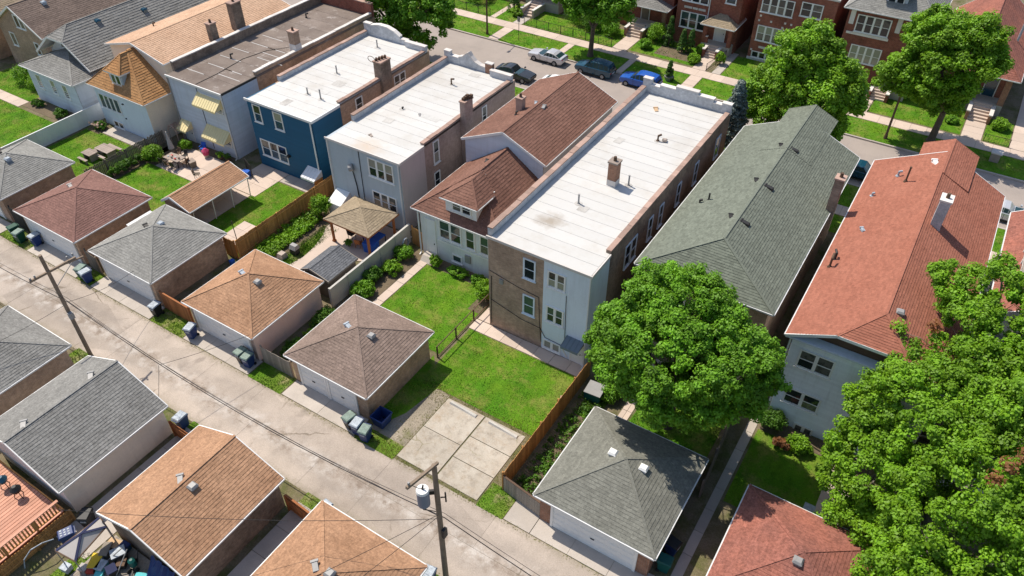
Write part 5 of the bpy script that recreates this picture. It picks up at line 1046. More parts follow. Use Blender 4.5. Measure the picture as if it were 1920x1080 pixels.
# conifers and shrubs across the street
for lab, x, yy, rx, h, n, mt, nm in (
    ('tall slim cypress left of the triple window', -32.2, 87.3, .62, 3.6, 90, 'leaf_cyp', 'cypress'), ('left of the two short cypresses under the triple window', -30.1, 86.4, .6, 2.8, 80, 'leaf_cyp', 'cypress'), ('right of the two short cypresses under the triple window', -29.15, 86.6, .6, 2.9, 80, 'leaf_cyp', 'cypress'),
    ('potted cypress on the parkway lawn near the blue wagon', -28.4, 78.6, .5, 2.3, 70, 'leaf_cyp', 'cypress'), ('dark cone conifer beside the stone stair, far left yard', -54.1, 86.3, .9, 3.4, 100, 'leaf_cyp', 'cypress')):
    shrub(lab, x, yy, rx, rx, h, n, 70, .13, mt, nm, 'shrub', cone=True)
for lab, x, yy, rx, h, mt in (
    ('large bright ball shrub beside the porch steps', -34.0, 87.7, 1.15, 2.3, 'leaf_bright'), ('small dark shrub in front of the bright ball shrub', -34.3, 85.0, .7, 1.2, 'leaf'), ('yellowish bush beside the walk with iron fence', -27.7, 84.3, .7, 1.1, 'leaf_bright'), ('green bush beside the brick stair pillar', -27.9, 87.0, .5, 1.3, 'leaf_bright'),
    ('bush right of the street tree by the porch walk', -39.6, 86.3, 1.0, 1.7, 'leaf'), ('dark bush behind the iron fence corner', -42.6, 86.6, 1.4, 2.4, 'leaf_dark'), ('tall dark bush at the facade left of the street tree', -45.0, 88.0, 1.8, 3.2, 'leaf_dark'), ('bright low bush at the stone stair, far left', -52.9, 85.2, .8, .9, 'leaf_bright'),
    ('bush left of the red roofed porch steps', .6, 85.4, .6, .8, 'leaf'), ('bush right of the red roofed porch steps', 5.0, 86.6, .8, 1.2, 'leaf_bright'), ('clipped hedge ball at the right edge of the far sidewalk', 8.7, 83.4, .8, 1.0, 'leaf'), ('vine shrub climbing by the stair railing', -24.9, 85.6, .5, 1.6, 'leaf_bright'),
    ('dark hedge mass beside the far left front yard', -60.5, 87, 2.2, 2.2, 'leaf_dark')):
    shrub(lab, x, yy, rx, rx, h, 70, 55, .15, mt)
# garden shrubs this side
for lab, x, yy, rx, ry, h, mt, n in (
    ('round leafy shrub at the corner of the patio with the dark table', -63.6, 35.7, 1.0, .9, 1.7, 'leaf_bright', 90), ('low shrub under the small yellow awning', -62.9, 38.9, .7, .5, 1.1, 'leaf_bright', 60), ('young tree-like shrub at the end of the orange fence', -43.7, 37.7, .9, .8, 2.2, 'leaf_bright', 80),
    ('bright shrub against the brick house corner by the lawn', -25.4, 36.4, .75, .8, 1.7, 'leaf_bright', 80), ('shrub at the foot of the white door of the brown roofed house', -31.0, 37.5, .5, .4, 1.1, 'leaf_bright', 50), ('dark low shrub below the teal basement window', -28.8, 37.5, 1.0, .5, .7, 'leaf', 60), ('low shrub below the meter box', -26.8, 37.5, .7, .5, .8, 'leaf', 50),
    ('shrub at the far end of the concrete wall bed', -33.9, 36.9, .8, .7, 1.2, 'leaf', 70), ('bright shrub in the middle of the concrete wall bed', -33.5, 35.0, .8, .7, 1.0, 'leaf_bright', 70), ('dark shrub against the concrete wall', -34.2, 33.4, .6, .9, 1.2, 'leaf_dark', 70), ('leafy shrub near the shed in the wall bed', -33.7, 31.6, .8, .9, 1.2, 'leaf', 80),
    ('dark shrub beside the pink garage wall', -34.0, 27.6, .7, 1.2, 1.3, 'leaf_dark', 80), ('yellow-green shrub beside the pink garage wall', -33.6, 25.8, .6, .6, .8, 'leaf_bright', 50), ('dark hedge along the pink garage wall near the alley', -33.9, 24.2, .6, 1.0, .9, 'leaf_dark', 70), ('round flower shrub at the corner of the taupe garage', -31.2, 30.2, .8, .6, .7, 'leaf', 60),
    ('dark shrub at the picnic yard house corner with flowers', -73.6, 36.9, .8, .5, .8, 'leaf_dark', 60), ('brownish shrub in the bungalow bed', -83.6, 36.4, .8, .5, .7, 'leaf_dark', 60), ('dark shrub in the bungalow bed beside its corner', -79.3, 36.3, .8, .6, .9, 'leaf_dark', 60), ('bright bush at the brick house wall, upper left', -87.0, 39.0, 1.2, 1.1, 2.0, 'leaf_bright', 80), ('dark round bush at the left edge of the upper left lawn', -89.6, 39.2, 1.6, 1.4, 2.2, 'leaf', 90),
    ('tall green hedge along the weathered picket fence', -64.6, 33.4, .5, 2.2, 1.1, 'leaf_dark', 110), ('pale shrub behind the grey-green garage', -5.9, 30.3, .7, .6, 1.0, 'leaf_bright', 60), ('shrub beside the compost box under the round tree', -12.7, 32.6, .8, .8, 1.2, 'leaf', 70),
    ('dark shrub at the pale siding corner', -2.6, 35.9, .8, .7, 1.5, 'leaf_dark', 70), ('flowering shrub before the pale siding wall', -.6, 35.0, .8, .6, 1.1, 'leaf_bright', 70), ('rusty garden shrub before the pale siding wall', -1.5, 34.6, .5, .4, .8, 'leaf_rust', 40)):
    shrub(lab, x, yy, rx, ry, h, n, 50, .13, mt)
r = thing('vegetable_plants', 'dense green bed of vegetable plants along the orange fence', 'plants', (-44, 34, 0)); C = [(RNG.uniform(-44.9, -43.0), RNG.uniform(30.9, 37.2), RNG.uniform(.15, .5)) for i in range(300)]
leaves('foliage', C, .24, 26, .16, 'leaf_bright', r); r['kind'] = 'stuff'
r = thing('garden_flowers', 'pale pink flowers in the picnic yard bed', 'flowers', (-73.7, 36.6, 0)); leaves('blossom', [(-73.7 + RNG.normal() * .4, 36.6 + RNG.normal() * .25, .7) for i in range(14)], .12, 16, .12, 'flower', r)
r = thing('weeds', 'rank dark weeds in the strip between orange fence and grey-green garage', 'weeds', (-13.4, 27, 0)); r['kind'] = 'stuff'; leaves('foliage', [(RNG.uniform(-14.3, -12.8), RNG.uniform(23, 32.5), RNG.uniform(.05, .3)) for i in range(190)], .2, 22, .13, 'leaf_dark', r)

# ---------------------------------------------------------------- vehicles
def car(label, x, yy, face, paint, kind='sedan', zg=-.13):
    p = thing('parked_car', label, 'car', (x, yy, zg), 'cars parked along the kerb'); L, Wd, H = {'sedan': (4.7, 1.84, 1.45), 'suv': (4.7, 1.9, 1.75), 'wagon': (4.6, 1.86, 1.7)}[kind]
    s = face; hw = Wd / 2
    if kind == 'sedan': st = [(-2.35, .5, .68, 0), (-2.28, .3, .78, 0), (-1.6, .22, .88, 0), (-.95, .2, .96, 0), (-.2, .2, .97, 1.0), (.2, .2, .98, 1.42), (.6, .2, .98, 1.45), (1.1, .2, .98, 1.4), (1.45, .2, .98, 1.28), (1.95, .22, 1.0, 0), (2.25, .3, .98, 0), (2.35, .45, .8, 0)]
    else: st = [(-2.3, .5, .75, 0), (-2.22, .32, .88, 0), (-1.6, .24, 1.0, 0), (-1.05, .22, 1.06, 0), (-.35, .22, 1.08, H - .12), (.1, .22, 1.08, H), (.8, .22, 1.08, H + .01), (1.4, .22, 1.08, H - .02), (1.95, .22, 1.08, H - .1), (2.12, .24, 1.06, H - .45), (2.27, .3, 1.02, 0), (2.33, .5, .85, 0)]
    b = M(); g = {}
    def ring(i):
        X, zb, zt, zr = st[i]; k = 1 - .14 * max(0, abs(X) / 2.35) ** 4; w = hw * k; o = []
        zr_ = zr if zr else zt
        for sx in (-1, 1):
            r_ = [(w * .9, zb), (w, zb + (zt - zb) * .35), (w * .985, zt - .06), (w * .93, zt), (w * (.93 - .16 * (zr_ - zt) / .5 if zr else .86), zr_ - (.05 if zr else 0)), (w * (.58 if zr else .5), zr_ + (0 if zr else .03))]
            o.append([(x + s * X, yy + sx * a, zg + z) for a, z in r_])
        return o
    R_ = [ring(i) for i in range(len(st))]; n = len(st)
    gl = {'side_window': M(), 'windshield': M(), 'rear_window': M()}; sides = [[], []]
    for i in range(n - 1):
        cab = st[i][3] > 0 and st[i + 1][3] > 0; fr = st[i][3] == 0 and st[i + 1][3] > 0; re = st[i][3] > 0 and st[i + 1][3] == 0
        for k in (0, 1):
            A, B = R_[i][k], R_[i + 1][k]
            for j in range(5):
                q = [A[j], B[j], B[j + 1], A[j + 1]]
                if (k == 1) != (s < 0): q = q[::-1]
                if j == 3 and (cab or fr or re): sides[k].append((i, q)); 
                elif j == 4 and (fr or re): pass
                else: b.face(q)
        A, B = R_[i], R_[i + 1]; q = [A[0][5], A[1][5], B[1][5], B[0][5]]
        if s > 0: q = q[::-1]
        if fr or re:
            q = [A[0][4] if re else A[0][3], A[1][4] if re else A[1][3], B[1][4] if fr else B[1][3], B[0][4] if fr else B[0][3]]
            if s > 0: q = q[::-1]
            b.face(q); c = sum((Vector(v) for v in q), Vector()) / 4; gl['windshield' if fr else 'rear_window'].face([c + (Vector(v) - c) * .86 + Vector((0, 0, .02)) - Vector((s * (.02 if fr else -.02), 0, 0)) for v in q])
        else: b.face(q)
    for i in (0, n - 1):
        q = [R_[i][0][j] for j in range(6)] + [R_[i][1][j] for j in range(5, -1, -1)]; b.face(q if (i == 0) == (s > 0) else q[::-1])
    b.build('body', paint, p, smooth=True)
    for k in (0, 1):
        o = Vector((0, (.012, -.012)[k == 0], 0))
        for i, q in sides[k]:
            f = M(); f.face(q); f.build('pillar', paint, p); c = sum((Vector(v) for v in q), Vector()) / 4; w = M(); w.face([c + (Vector(v) - c) * .84 + o for v in q]); w.build('side_window', 'car_glass', p)
    gl['windshield'].build('windshield', 'car_glass', p); gl['rear_window'].build('rear_window', 'car_glass', p)
    for sy in (-1, 1):
        m = M(); m.box(x - 1.05, x + 1.0, *sorted((yy + sy * hw * .9, yy + sy * hw * .985)), zg + .19, zg + .3); m.build('sill', 'black_plastic', p)
        for X in (-.55, .42):
            m = M(); m.box(x + s * X - .012, x + s * X + .012, *sorted((yy + sy * (hw * .97), yy + sy * (hw + .004))), zg + .36, zg + .88); m.build('door_seam', 'black_plastic', p)
            m = M(); m.box(x + s * (X + .3) - .08, x + s * (X + .3) + .08, *sorted((yy + sy * hw * .97, yy + sy * (hw + .025))), zg + .8, zg + .84); m.build('door_handle', paint, p)
    m = M(); m.box(*sorted((x - s * 2.36, x - s * 2.25)), yy - .5, yy + .5, zg + .42, zg + .6); m.build('grille', 'black_plastic', p); m = M(); m.box(*sorted((x + s * 2.37, x + s * 2.3)), yy - .26, yy + .26, zg + .62, zg + .75); m.build('number_plate', 'lamp_lens', p)
    for X in (-1.42, 1.38):
        for sy in (-1, 1):
            m = M(); yw = yy + sy * (hw - .2); m.cyl((x + s * X, yw, zg + .33), (x + s * X, yw + sy * .215, zg + .33), .33, .33, 20); wl_ = m.build('wheel', 'rubber', p); m = M(); m.cyl((x + s * X, yw + sy * .2, zg + .33), (x + s * X, yw + sy * .23, zg + .33), .22, .2, 12); m.build('rim', 'galv', wl_)
    for sy in (-1, 1):
        m = M(); m.box(*sorted((x - s * 2.3, x - s * 2.14)), *sorted((yy + sy * hw * .5, yy + sy * hw * .86)), zg + .62, zg + .76); m.build('headlight', 'lamp_lens', p)
        m = M(); m.box(*sorted((x + s * 2.2, x + s * 2.34)), *sorted((yy + sy * hw * .55, yy + sy * hw * .84)), zg + .72, zg + .9); m.build('tail_light', 'tail_lens', p)
        m = M(); m.box(*sorted((x - s * .75, x - s * .6)), *sorted((yy + sy * hw * .95, yy + sy * (hw + .16))), zg + 1.0, zg + 1.13); m.build('mirror', paint, p)
car('silver sedan parked at the far kerb', -42.75, 75.75, 1, 'silver_paint'); car('dark teal-blue wagon parked in the street tree shade', -36.4, 75.75, 1, 'navy_paint', 'suv'); car('bright blue van-like car parked behind the stepped parapet', -30.6, 75.75, 1, 'blue_paint', 'wagon')
car('black sedan parked on the near kerb beyond the grey house', -43.6, 69.9, -1, 'dark_paint'); car('white car half hidden behind the chestnut roof', -37.7, 70.0, -1, 'white_car'); car('dark blue car seen in the gap between green and terracotta roofs', -4.6, 69.9, -1, 'navy_paint'); car('pale car seen right of the terracotta roof', 7.7, 69.9, -1, 'silver_paint')
# ---------------------------------------------------------------- bins
BIN = {}
def bin_proto(body, lid):
    p = thing('wheelie_bin', 'x', 'bin', (0, 0, 0), 'wheeled bins along the alley'); m = M()
    a = [(-.24, -.27, .06), (.24, -.27, .06), (.24, .25, .06), (-.24, .25, .06), (-.31, -.38, 1.0), (.31, -.38, 1.0), (.31, .36, 1.0), (-.31, .36, 1.0)]; m.hexa(a); m.box(-.335, .335, -.41, .39, .96, 1.02); m.build('body', body, p)
    m = M(); m.hexa([(-.34, -.42, 1.022), (.34, -.42, 1.022), (.34, .42, 1.03), (-.34, .42, 1.03), (-.29, -.36, 1.1), (.29, -.36, 1.1), (.29, .36, 1.12), (-.29, .36, 1.12)]); l = m.build('lid', lid, p)
    m = M(); m.bar((-.25, .47, 1.0), (.25, .47, 1.0), .04); m.bar((-.22, .36, 1.0), (-.22, .48, 1.0), .035); m.bar((.22, .36, 1.0), (.22, .48, 1.0), .035); m.build('handle', body, p)
    for sx in (-1, 1): m = M(); m.cyl((sx * .25, .27, .11), (sx * .31, .27, .11), .11, .11, 12); m.build('wheel', 'rubber', p)
    m = M(); m.box(-.17, .17, -.385, -.36, .72, .86); m.build('front_plate', 'lid_white', p)
    return p
def bin_(label, x, y, rz, body, lid):
    k = (body, lid)
    if k not in BIN:
        BIN[k] = bin_proto(body, lid); BIN[k].location = (x, y, .02); BIN[k].rotation_euler = (0, 0, R(rz)); BIN[k]['label'] = label
    else: dup(BIN[k], (x, y, .02), label, R(rz))
for a in (('green bin in front of the black fence, at the far left', -62.55, 21.3, 8, 'green_plastic', 'lid_green'), ('dark green bin behind the green bin at the far left', -63.6, 21.5, -6, 'green_plastic', 'green_plastic'), ('blue bin at the left end of the brown-red garage', -61.0, 21.75, 4, 'blue_plastic', 'lid_white'),
          ('green bin by the open gate behind the leaning pole', -53.95, 21.2, 12, 'teal_plastic', 'lid_green'), ('blue bin paired with a green one behind the leaning pole', -53.2, 21.1, -8, 'blue_plastic', 'lid_white'),
          ('black bin at the right end of the light grey garage', -45.35, 21.5, 6, 'black_plastic', 'lid_white'), ('blue bin at the left end of the orange garage', -41.2, 21.3, 14, 'blue_plastic', 'lid_white'),
          ('green-lidded bin, left of the pair at the right end of the orange garage', -36.25, 21.55, -5, 'black_plastic', 'lid_green'), ('navy bin, right of the pair at the right end of the orange garage', -35.5, 21.5, 6, 'blue_plastic', 'lid_green'),
          ('pale-lidded dark bin, left of three before the taupe garage', -25.85, 21.2, -8, 'black_plastic', 'lid_green'), ('blue bin in the middle of three before the taupe garage', -25.1, 21.1, 5, 'blue_plastic', 'lid_white'), ('blue bin with mottled lid, right of three before the taupe garage', -24.3, 20.95, 10, 'blue_plastic', 'lid_green'),
          ('blue bin under the eave of the grey-green garage, by the walk', -4.5, 24.1, 80, 'blue_plastic', 'black_plastic'), ('teal bin at the front right corner of the grey-green garage', -4.45, 22.9, 95, 'teal_plastic', 'teal_plastic'),
          ('pale blue bin at the corner of the garage on the left edge', -44.2, 15.2, 170, 'blue_plastic', 'lid_white'), ('navy bin at the corner of the long grey gabled garage', -35.1, 15.35, 185, 'blue_plastic', 'lid_white'),
          ('dark bin behind the corner of the orange hip garage', -22.6, 15.4, 175, 'black_plastic', 'lid_white'), ('navy bin beside the foot of the transformer pole', -15.0, 15.35, 190, 'blue_plastic', 'lid_white'),
          ('black bin between the deck and the orange gabled garage', -33.9, 7.6, 30, 'black_plastic', 'black_plastic'), ('big blue bin with lettered lid beside the deck fence', -33.75, 6.3, -25, 'blue_plastic', 'blue_plastic')): bin_(*a)
bb = [o for o in bpy.data.objects if o.get('label', '').startswith('big blue bin')][0]; RB = Matrix.Rotation(R(-25), 3, 'Z')
for i in range(9):
    m = M(); x0 = -.24 + .17 * (i % 3) + .03 * (i // 3); y0 = -.28 + .2 * (i // 3); m.box(x0, x0 + .09, y0, y0 + .11, 1.112, 1.122); k = m.build('lid_print', 'lid_white', None); k.parent = bb
p = thing('open_cart', 'open navy plastic cart against the brick side of the taupe garage', 'cart', (-24.2, 22.5, 0)); m = M()
A = [(-24.6, 22.1, .05), (-23.9, 22.1, .05), (-23.9, 22.9, .05), (-24.6, 22.9, .05)]; B = [(-24.72, 21.95, .95), (-23.72, 21.95, .95), (-23.72, 23.0, .95), (-24.72, 23.0, .95)]
for i in range(4):
    j = (i + 1) % 4; m.face([A[i], A[j], B[j], B[i]]); C_ = [(a * .93 + c * .07, b * .93 + d * .07, z) for (a, b, z), (c, d, _) in ((A[i], (-24.2, 22.5, 0)), (A[j], (-24.2, 22.5, 0)), (B[j], (-24.2, 22.5, 0)), (B[i], (-24.2, 22.5, 0)))]; m.face(C_[::-1]); m.bar(B[i], B[j], .07)
m.face(A); m.build('body', 'blue_plastic', p)
for x in (-24.5, -24.0): m = M(); m.cyl((x, 22.95, .1), (x + .08, 22.95, .1), .1, .1, 10); m.build('wheel', 'rubber', p)
# ---------------------------------------------------------------- poles, lamps, wires
def pole(label, x, y, h, lean=(0, 0), r=.17):
    p = thing('utility_pole', label, 'utility pole', (x, y, 0)); m = M(); m.cyl((x, y, -.1), (x + lean[0], y + lean[1], h), r, r * .8, 12); m.build('shaft', 'pole_wood', p, smooth=False); return p
def insul(m, x, y, z): m.cyl((x, y, z), (x, y, z + .2), .03, .03, 6); m.cyl((x, y, z + .12), (x, y, z + .26), .07, .05, 8)
p = pole('leaning wooden utility pole with crossarm at the left of the alley', -45.9, 16.1, 9.3, (.15, 0), .145)
m = M(); m.bar((-45.65, 14.8, 8.05), (-45.7, 18.0, 7.85), .13, .15); m.build('crossarm', 'pole_wood', p); m = M(); m.bar((-45.62, 17.2, 7.9), (-45.7, 18.5, 7.6), .1, .1); m.build('arm_brace', 'pole_wood', p)
for y in (14.9, 15.2, 17.5, 17.9): m = M(); insul(m, -45.68, y, 8.02); m.build('insulator', 'galv', p)
m = M(); m.box(-45.72, -45.45, 15.9, 16.2, 3.9, 4.4); m.build('junction_box', 'galv', p); m = M(); m.bar((-45.8, 16.2, 6.6), (-45.75, 17.8, 7.7), .04); m.build('strut', 'galv', p)
p = pole('tall wooden utility pole carrying a white-topped transformer', -14.42, 16.05, 10.35, (.03, 0), .165)
m = M(); m.bar((-14.36, 16.3, 10.28), (-14.5, 14.2, 10.75), .13, .15); m.build('crossarm', 'pole_wood', p); m = M(); insul(m, -14.48, 14.35, 10.75); m.build('insulator', 'galv', p)
m = M(); m.cyl((-14.75, 15.45, 7.7), (-14.75, 15.45, 8.75), .31, .31, 18); t = m.build('transformer', 'slate_paint' if 'slate_paint' in W else 'galv', p); m = M(); m.cyl((-14.75, 15.45, 8.752), (-14.75, 15.45, 8.9), .33, .3, 18); m.build('lid', 'white_paint', t); m = M(); m.cyl((-14.75, 15.45, 8.9), (-14.72, 15.5, 9.2), .05, .04, 7); m.build('bushing', 'iron', t)
m = M(); m.bar((-14.75, 15.8, 8.2), (-14.5, 16.0, 8.2), .12, .3); m.build('bracket', 'iron', t)
m = M(); m.bar((-14.2, 16.05, 7.9), (-14.0, 16.2, 7.9), .05); m.bar((-14.0, 16.2, 7.5), (-14.0, 16.2, 8.3), .06); m.build('cutout', 'iron', p)
m = M(); m.box(-14.25, -14.1, 15.9, 16.2, 4.4, 5.1); m.build('junction_box', 'iron', p)
m = M(); m.tube([(-14.6, 15.3, 7.8), (-14.9, 15.5, 7.0), (-14.8, 16.0, 6.3), (-14.5, 16.3, 6.0)], .025, 5); m.tube([(-14.5, 15.4, 9.2), (-14.45, 14.9, 9.9), (-14.48, 14.4, 10.8)], .018, 5); m.build('lead_wire', 'cable', p)
def wire(label, pts, sag, r, group=None):
    V = []
    for a, b, s in zip(pts[:-1], pts[1:], sag):
        for i in range(13): k = i / 12; q = Vector(a).lerp(Vector(b), k); q.z -= s * 4 * k * (1 - k); V.append(q)
    m = M(); m.tube(V, r, 5); o = m.build('overhead_cable', 'cable', None); tag(o, label, 'cable', group)
wire('thick black overhead cable running along the alley past both poles', [(-78, 16.3, 5.2), (-45.7, 16.32, 5.1), (-14.3, 16.3, 5.7), (18, 16.3, 5.2)], [1.0, 1.5, 1.2], .024)
wire('second overhead cable just above the thick one, along the alley', [(-78, 16.6, 5.5), (-45.7, 16.36, 5.5), (-14.3, 16.34, 6.05), (18, 16.6, 5.6)], [1.0, 1.75, 1.2], .013)
wire('thin overhead line between the two poles, highest of the three', [(-45.7, 15.88, 6.3), (-14.3, 15.84, 6.5)], [1.2], .015)
wire('service wire from the mid-alley cable to the orange garage roof', [(-37.0, 16.35, 3.9), (-35.2, 22.0, 2.8)], [.1], .014); wire('service wire crossing the alley to the long grey gabled garage', [(-37.0, 16.3, 3.9), (-35.6, 14.8, 2.9)], [.05], .014)
wire('service wire from the leaning pole to the lower left garage', [(-45.8, 16, 5.0), (-47.5, 9.0, 4.6), (-52, 0, 5)], [.2, .2], .014); wire('service wire from the leaning pole to the grey garage across the alley', [(-45.7, 16.2, 5.2), (-47.6, 22.1, 2.9)], [.3], .014)
wire('leftmost service wire fanning from the transformer pole over the orange roof', [(-14.5, 15.95, 5.9), (-30.5, 6.0, 6.5)], [.5], .014); wire('middle service wire fanning from the transformer pole over the orange roof', [(-14.5, 15.95, 6.2), (-22.0, 2.5, 6.2)], [.4], .014); wire('rightmost service wire from the transformer pole over the orange roof', [(-14.5, 15.95, 6.0), (-18.3, 3.0, 6)], [.4], .014)
r_ = []
def lamp(label, x, y, h, d):
    p = thing('street_lamp', label, 'street lamp', (x, y, 0), 'street lamps on the parkway'); m = M(); m.cyl((x, y, 0), (x, y, h), .13, .08, 10); m.cyl((x, y, 0), (x, y, .5), .2, .15, 10); m.build('pole', 'rust_iron', p)
    m = M(); m.bar((x, y, h - .1), (x, y + d, h + .25), .07); m.build('arm', 'rust_iron', p); m = M(); m.hexa([(x - .14, y + d - .3, h + .18), (x + .14, y + d - .3, h + .18), (x + .14, y + d + .3, h + .18), (x - .14, y + d + .3, h + .18), (x - .08, y + d - .25, h + .36), (x + .08, y + d - .25, h + .36), (x + .08, y + d + .25, h + .36), (x - .08, y + d + .25, h + .36)]); k = m.build('lamp_head', 'galv', p); m = M(); m.box(x - .1, x + .1, y + d - .22, y + d + .22, h + .13, h + .178); m.build('lens', 'lamp_lens', k)
lamp('street lamp on a rusty pole before the right street trees', -4.5, 78.3, 7.0, -.5); lamp('street lamp near the top edge, left of the silver sedan', -53.0, 78.1, 7.5, -1.6)
p = thing('sign_post', 'thin street sign post near the silver sedan', 'sign', (-48.6, 78.6, 0)); m = M(); m.cyl((-48.6, 78.6, 0), (-48.6, 78.6, 3.0), .035, .035, 7); m.build('post', 'iron', p); m = M(); m.box(-48.8, -48.4, 78.55, 78.57, 2.4, 3.0); m.build('sign_plate', 'galv', p)
p = thing('stone_planter', 'brick planter pedestal on the shaded parkway lawn, right', 'planter', (5.4, 79.6, 0)); m = M(); m.box(5.0, 5.8, 79.2, 80.0, 0, .9); m.build('base', 'stone', p); m = M(); m.box(4.9, 5.9, 79.1, 80.1, .902, 1.02); m.build('cap', 'white_coping', p)
p = thing('plant_pot', 'grey pot under the parkway cypress', 'pot', (-28.4, 78.6, 0)); m = M(); m.cyl((-28.4, 78.6, 0), (-28.4, 78.6, .5), .4, .55, 12); m.build('pot', 'galv', p)
# wheel stops on the pad
for i, (x0, x1, l) in enumerate(((-21.5, -19.3, 'left'), (-18.4, -16.1, 'right'))):
    m = M(); m.hexa([(x0, 26.2, .05), (x1, 26.1, .05), (x1, 26.4, .05), (x0, 26.5, .05), (x0 + .05, 26.26, .2), (x1 - .05, 26.16, .13), (x1 - .05, 26.34, .13), (x0 + .05, 26.44, .13)]); tag(m.build('wheel_stop', 'wall_concrete', None), l + ' of the two worn concrete wheel stops on the parking pad', 'wheel stop')
# ---------------------------------------------------------------- deck, canopy and clutter in the lower left
p = thing('wooden_deck', 'reddish plank deck with railing in the lower left corner', 'deck', (-38.5, 4, 0)); m = M(); m.box(-46, -35.2, -4, 7.1, .7, .93); m.build('joists', 'cedar_red', p)
m = M(); m.box(0, .205, 0, 11.1, 0, .05); t = m.build('deck_board', 'deck_red', None); me = t.data; bpy.data.objects.remove(t)
for i in range(45): put('deck_board', me, p, loc=(-45.95 + .24 * i + 38.5, -4 - 4, .935 + random.uniform(-.003, .003)))
for y in np.arange(-3.5, 7.2, 1.8): m = M(); m.box(-35.3, -35.18, y, y + .12, .9, 1.95); m.build('rail_post', 'cedar', p)
m = M(); m.box(-35.32, -35.14, -4, 7.15, 1.9, 1.96); m.build('hand_rail', 'deck_red', p); m = M(); m.box(-35.27, -35.2, -4, 7.15, 1.1, 1.17); m.build('lower_rail', 'cedar', p)
m = M(); m.box(-.03, .03, 0, .09, 0, .74); t = m.build('baluster', 'cedar', None); me = t.data; bpy.data.objects.remove(t)
for i in range(60): put('baluster', me, p, loc=(-35.235 + 38.5, -4 + .185 * i - 4, 1.165))
m = M(); m.box(-46, -35.3, 7.12, 7.2, .9, 1.0); m.build('rim_board', 'cedar', p)
for i in range(8): m = M(); m.bar((-43.6 + .3 * i, 6.6 - .5, 1.0), (-43.6 + .3 * i, 6.6 - .5, 1.9), .06); m.build('baluster', 'cedar', p)
m = M(); m.box(-43.8, -41.2, 6.02, 6.18, 1.9, 1.97); m.build('hand_rail', 'deck_red', p)
board_fence('orange-brown solid board screen along the deck side', (-34.95, -4), (-34.95, 7.3), 1.05, 'cedar', bw=.2, side=-1)
for nm, lab, x, y, mt in (('kettle_grill', 'round blue-grey kettle on the deck against the grey garage', -39.5, 6.3, 'navy_paint'), ('black_grill', 'black grill on the deck against the grey garage', -38.2, 6.35, 'black_plastic')):
    p = thing(nm, lab, 'grill', (x, y, .98)); m = M(); m.cyl((x, y, 1.55), (x, y, 1.75), .26, .32, 14); m.cyl((x, y, 1.75), (x, y, 1.98), .32, .12, 14); m.build('bowl', mt, p)
    for k in range(3): m = M(); a = k * 2.09; m.bar((x + .12 * math.cos(a), y + .12 * math.sin(a), 1.6), (x + .3 * math.cos(a), y + .3 * math.sin(a), .98), .04); m.build('leg', 'iron', p)
p = thing('unseen_umbrella', 'dark open patio umbrella added mostly out of view to shade the deck', 'umbrella', (-42.7, 5.5, .98)); m = M(); m.cyl((-42.7, 5.5, .98), (-42.7, 5.5, 3.4), .03, .03, 8); m.build('pole', 'iron', p); m = M()  # umbrella added mostly out of view so that its shadow falls on the deck
for i in range(8): a, b = i * .785, (i + 1) * .785; m.face([(-42.7, 5.5, 3.45), (-42.7 + 1.5 * math.cos(a), 5.5 + 1.5 * math.sin(a), 2.9), (-42.7 + 1.5 * math.cos(b), 5.5 + 1.5 * math.sin(b), 2.9)])
m.build('canopy', 'navy_fabric', p)
p = thing('canopy_tent', 'half collapsed grey canopy tent with dark stripes, lower left', 'tent', (-31.5, 6.0, 0))
P4 = [(-33.2, 3.6), (-31.9, 7.3), (-30.9, 6.7), (-31.8, 3.5)]
top = [(-32.5, 5.2, 1.9), (-32.15, 7.75, 2.05), (-31.35, 7.6, 2.0), (-31.1, 5.4, 1.8)]; pk = (-31.8, 6.5, 2.45)
for i in range(4): m = M(); j = (i + 1) % 4; a, b = Vector(top[i]), Vector(top[j]); c = Vector(pk); m.face([a, b, c]); m.ext([a - Vector((0, 0, .02)), b - Vector((0, 0, .02)), c - Vector((0, 0, .02))], (0, 0, -.02)); m.build('canopy_panel', 'fabric_grey', p)
for i in range(4): m = M(); m.bar(top[i], (top[i][0], top[i][1], 0), .05); m.build('tent_leg', 'galv', p); m = M(); a = Vector(top[i]); m.bar(a, pk, .14, .03); m.build('stripe', 'navy_fabric', p); m = M(); m.bar(top[i], top[(i + 1) % 4], .06); m.build('frame_bar', 'rust_iron', p)
dk = thing('plank_platform', 'pale plank platform under the clutter behind the orange garage', 'platform', (-29.5, 5.2, 0)); m = M(); m.box(-31.9, -26.5, 3.0, 7.9, .06, .18); m.build('joists', 'grey_wood', dk)
m = M(); m.box(0, .17, 0, 4.9, 0, .04); t = m.build('deck_board', 'grey_wood', None); me = t.data; bpy.data.objects.remove(t)
for i in range(30): put('deck_board', me, dk, loc=(-31.9 + .18 * i + 29.5, 3.0 - 5.2, .182))
def crate(nm, lab, cat, x, y, w, d, h, mat, lid=None, rz=0, z=.23):
    p = thing(nm, lab, cat, (x, y, z), None, R(rz)); ORG[p.name] = (0, 0, 0); m = M(); m.hexa([(-w / 2 * .9, -d / 2 * .9, 0), (w / 2 * .9, -d / 2 * .9, 0), (w / 2 * .9, d / 2 * .9, 0), (-w / 2 * .9, d / 2 * .9, 0), (-w / 2, -d / 2, h), (w / 2, -d / 2, h), (w / 2, d / 2, h), (-w / 2, d / 2, h)]); m.build('body', mat, p)
    if lid: m = M(); m.box(-w / 2 - .02, w / 2 + .02, -d / 2 - .02, d / 2 + .02, h + .002, h + .06); m.build('lid', lid, p)
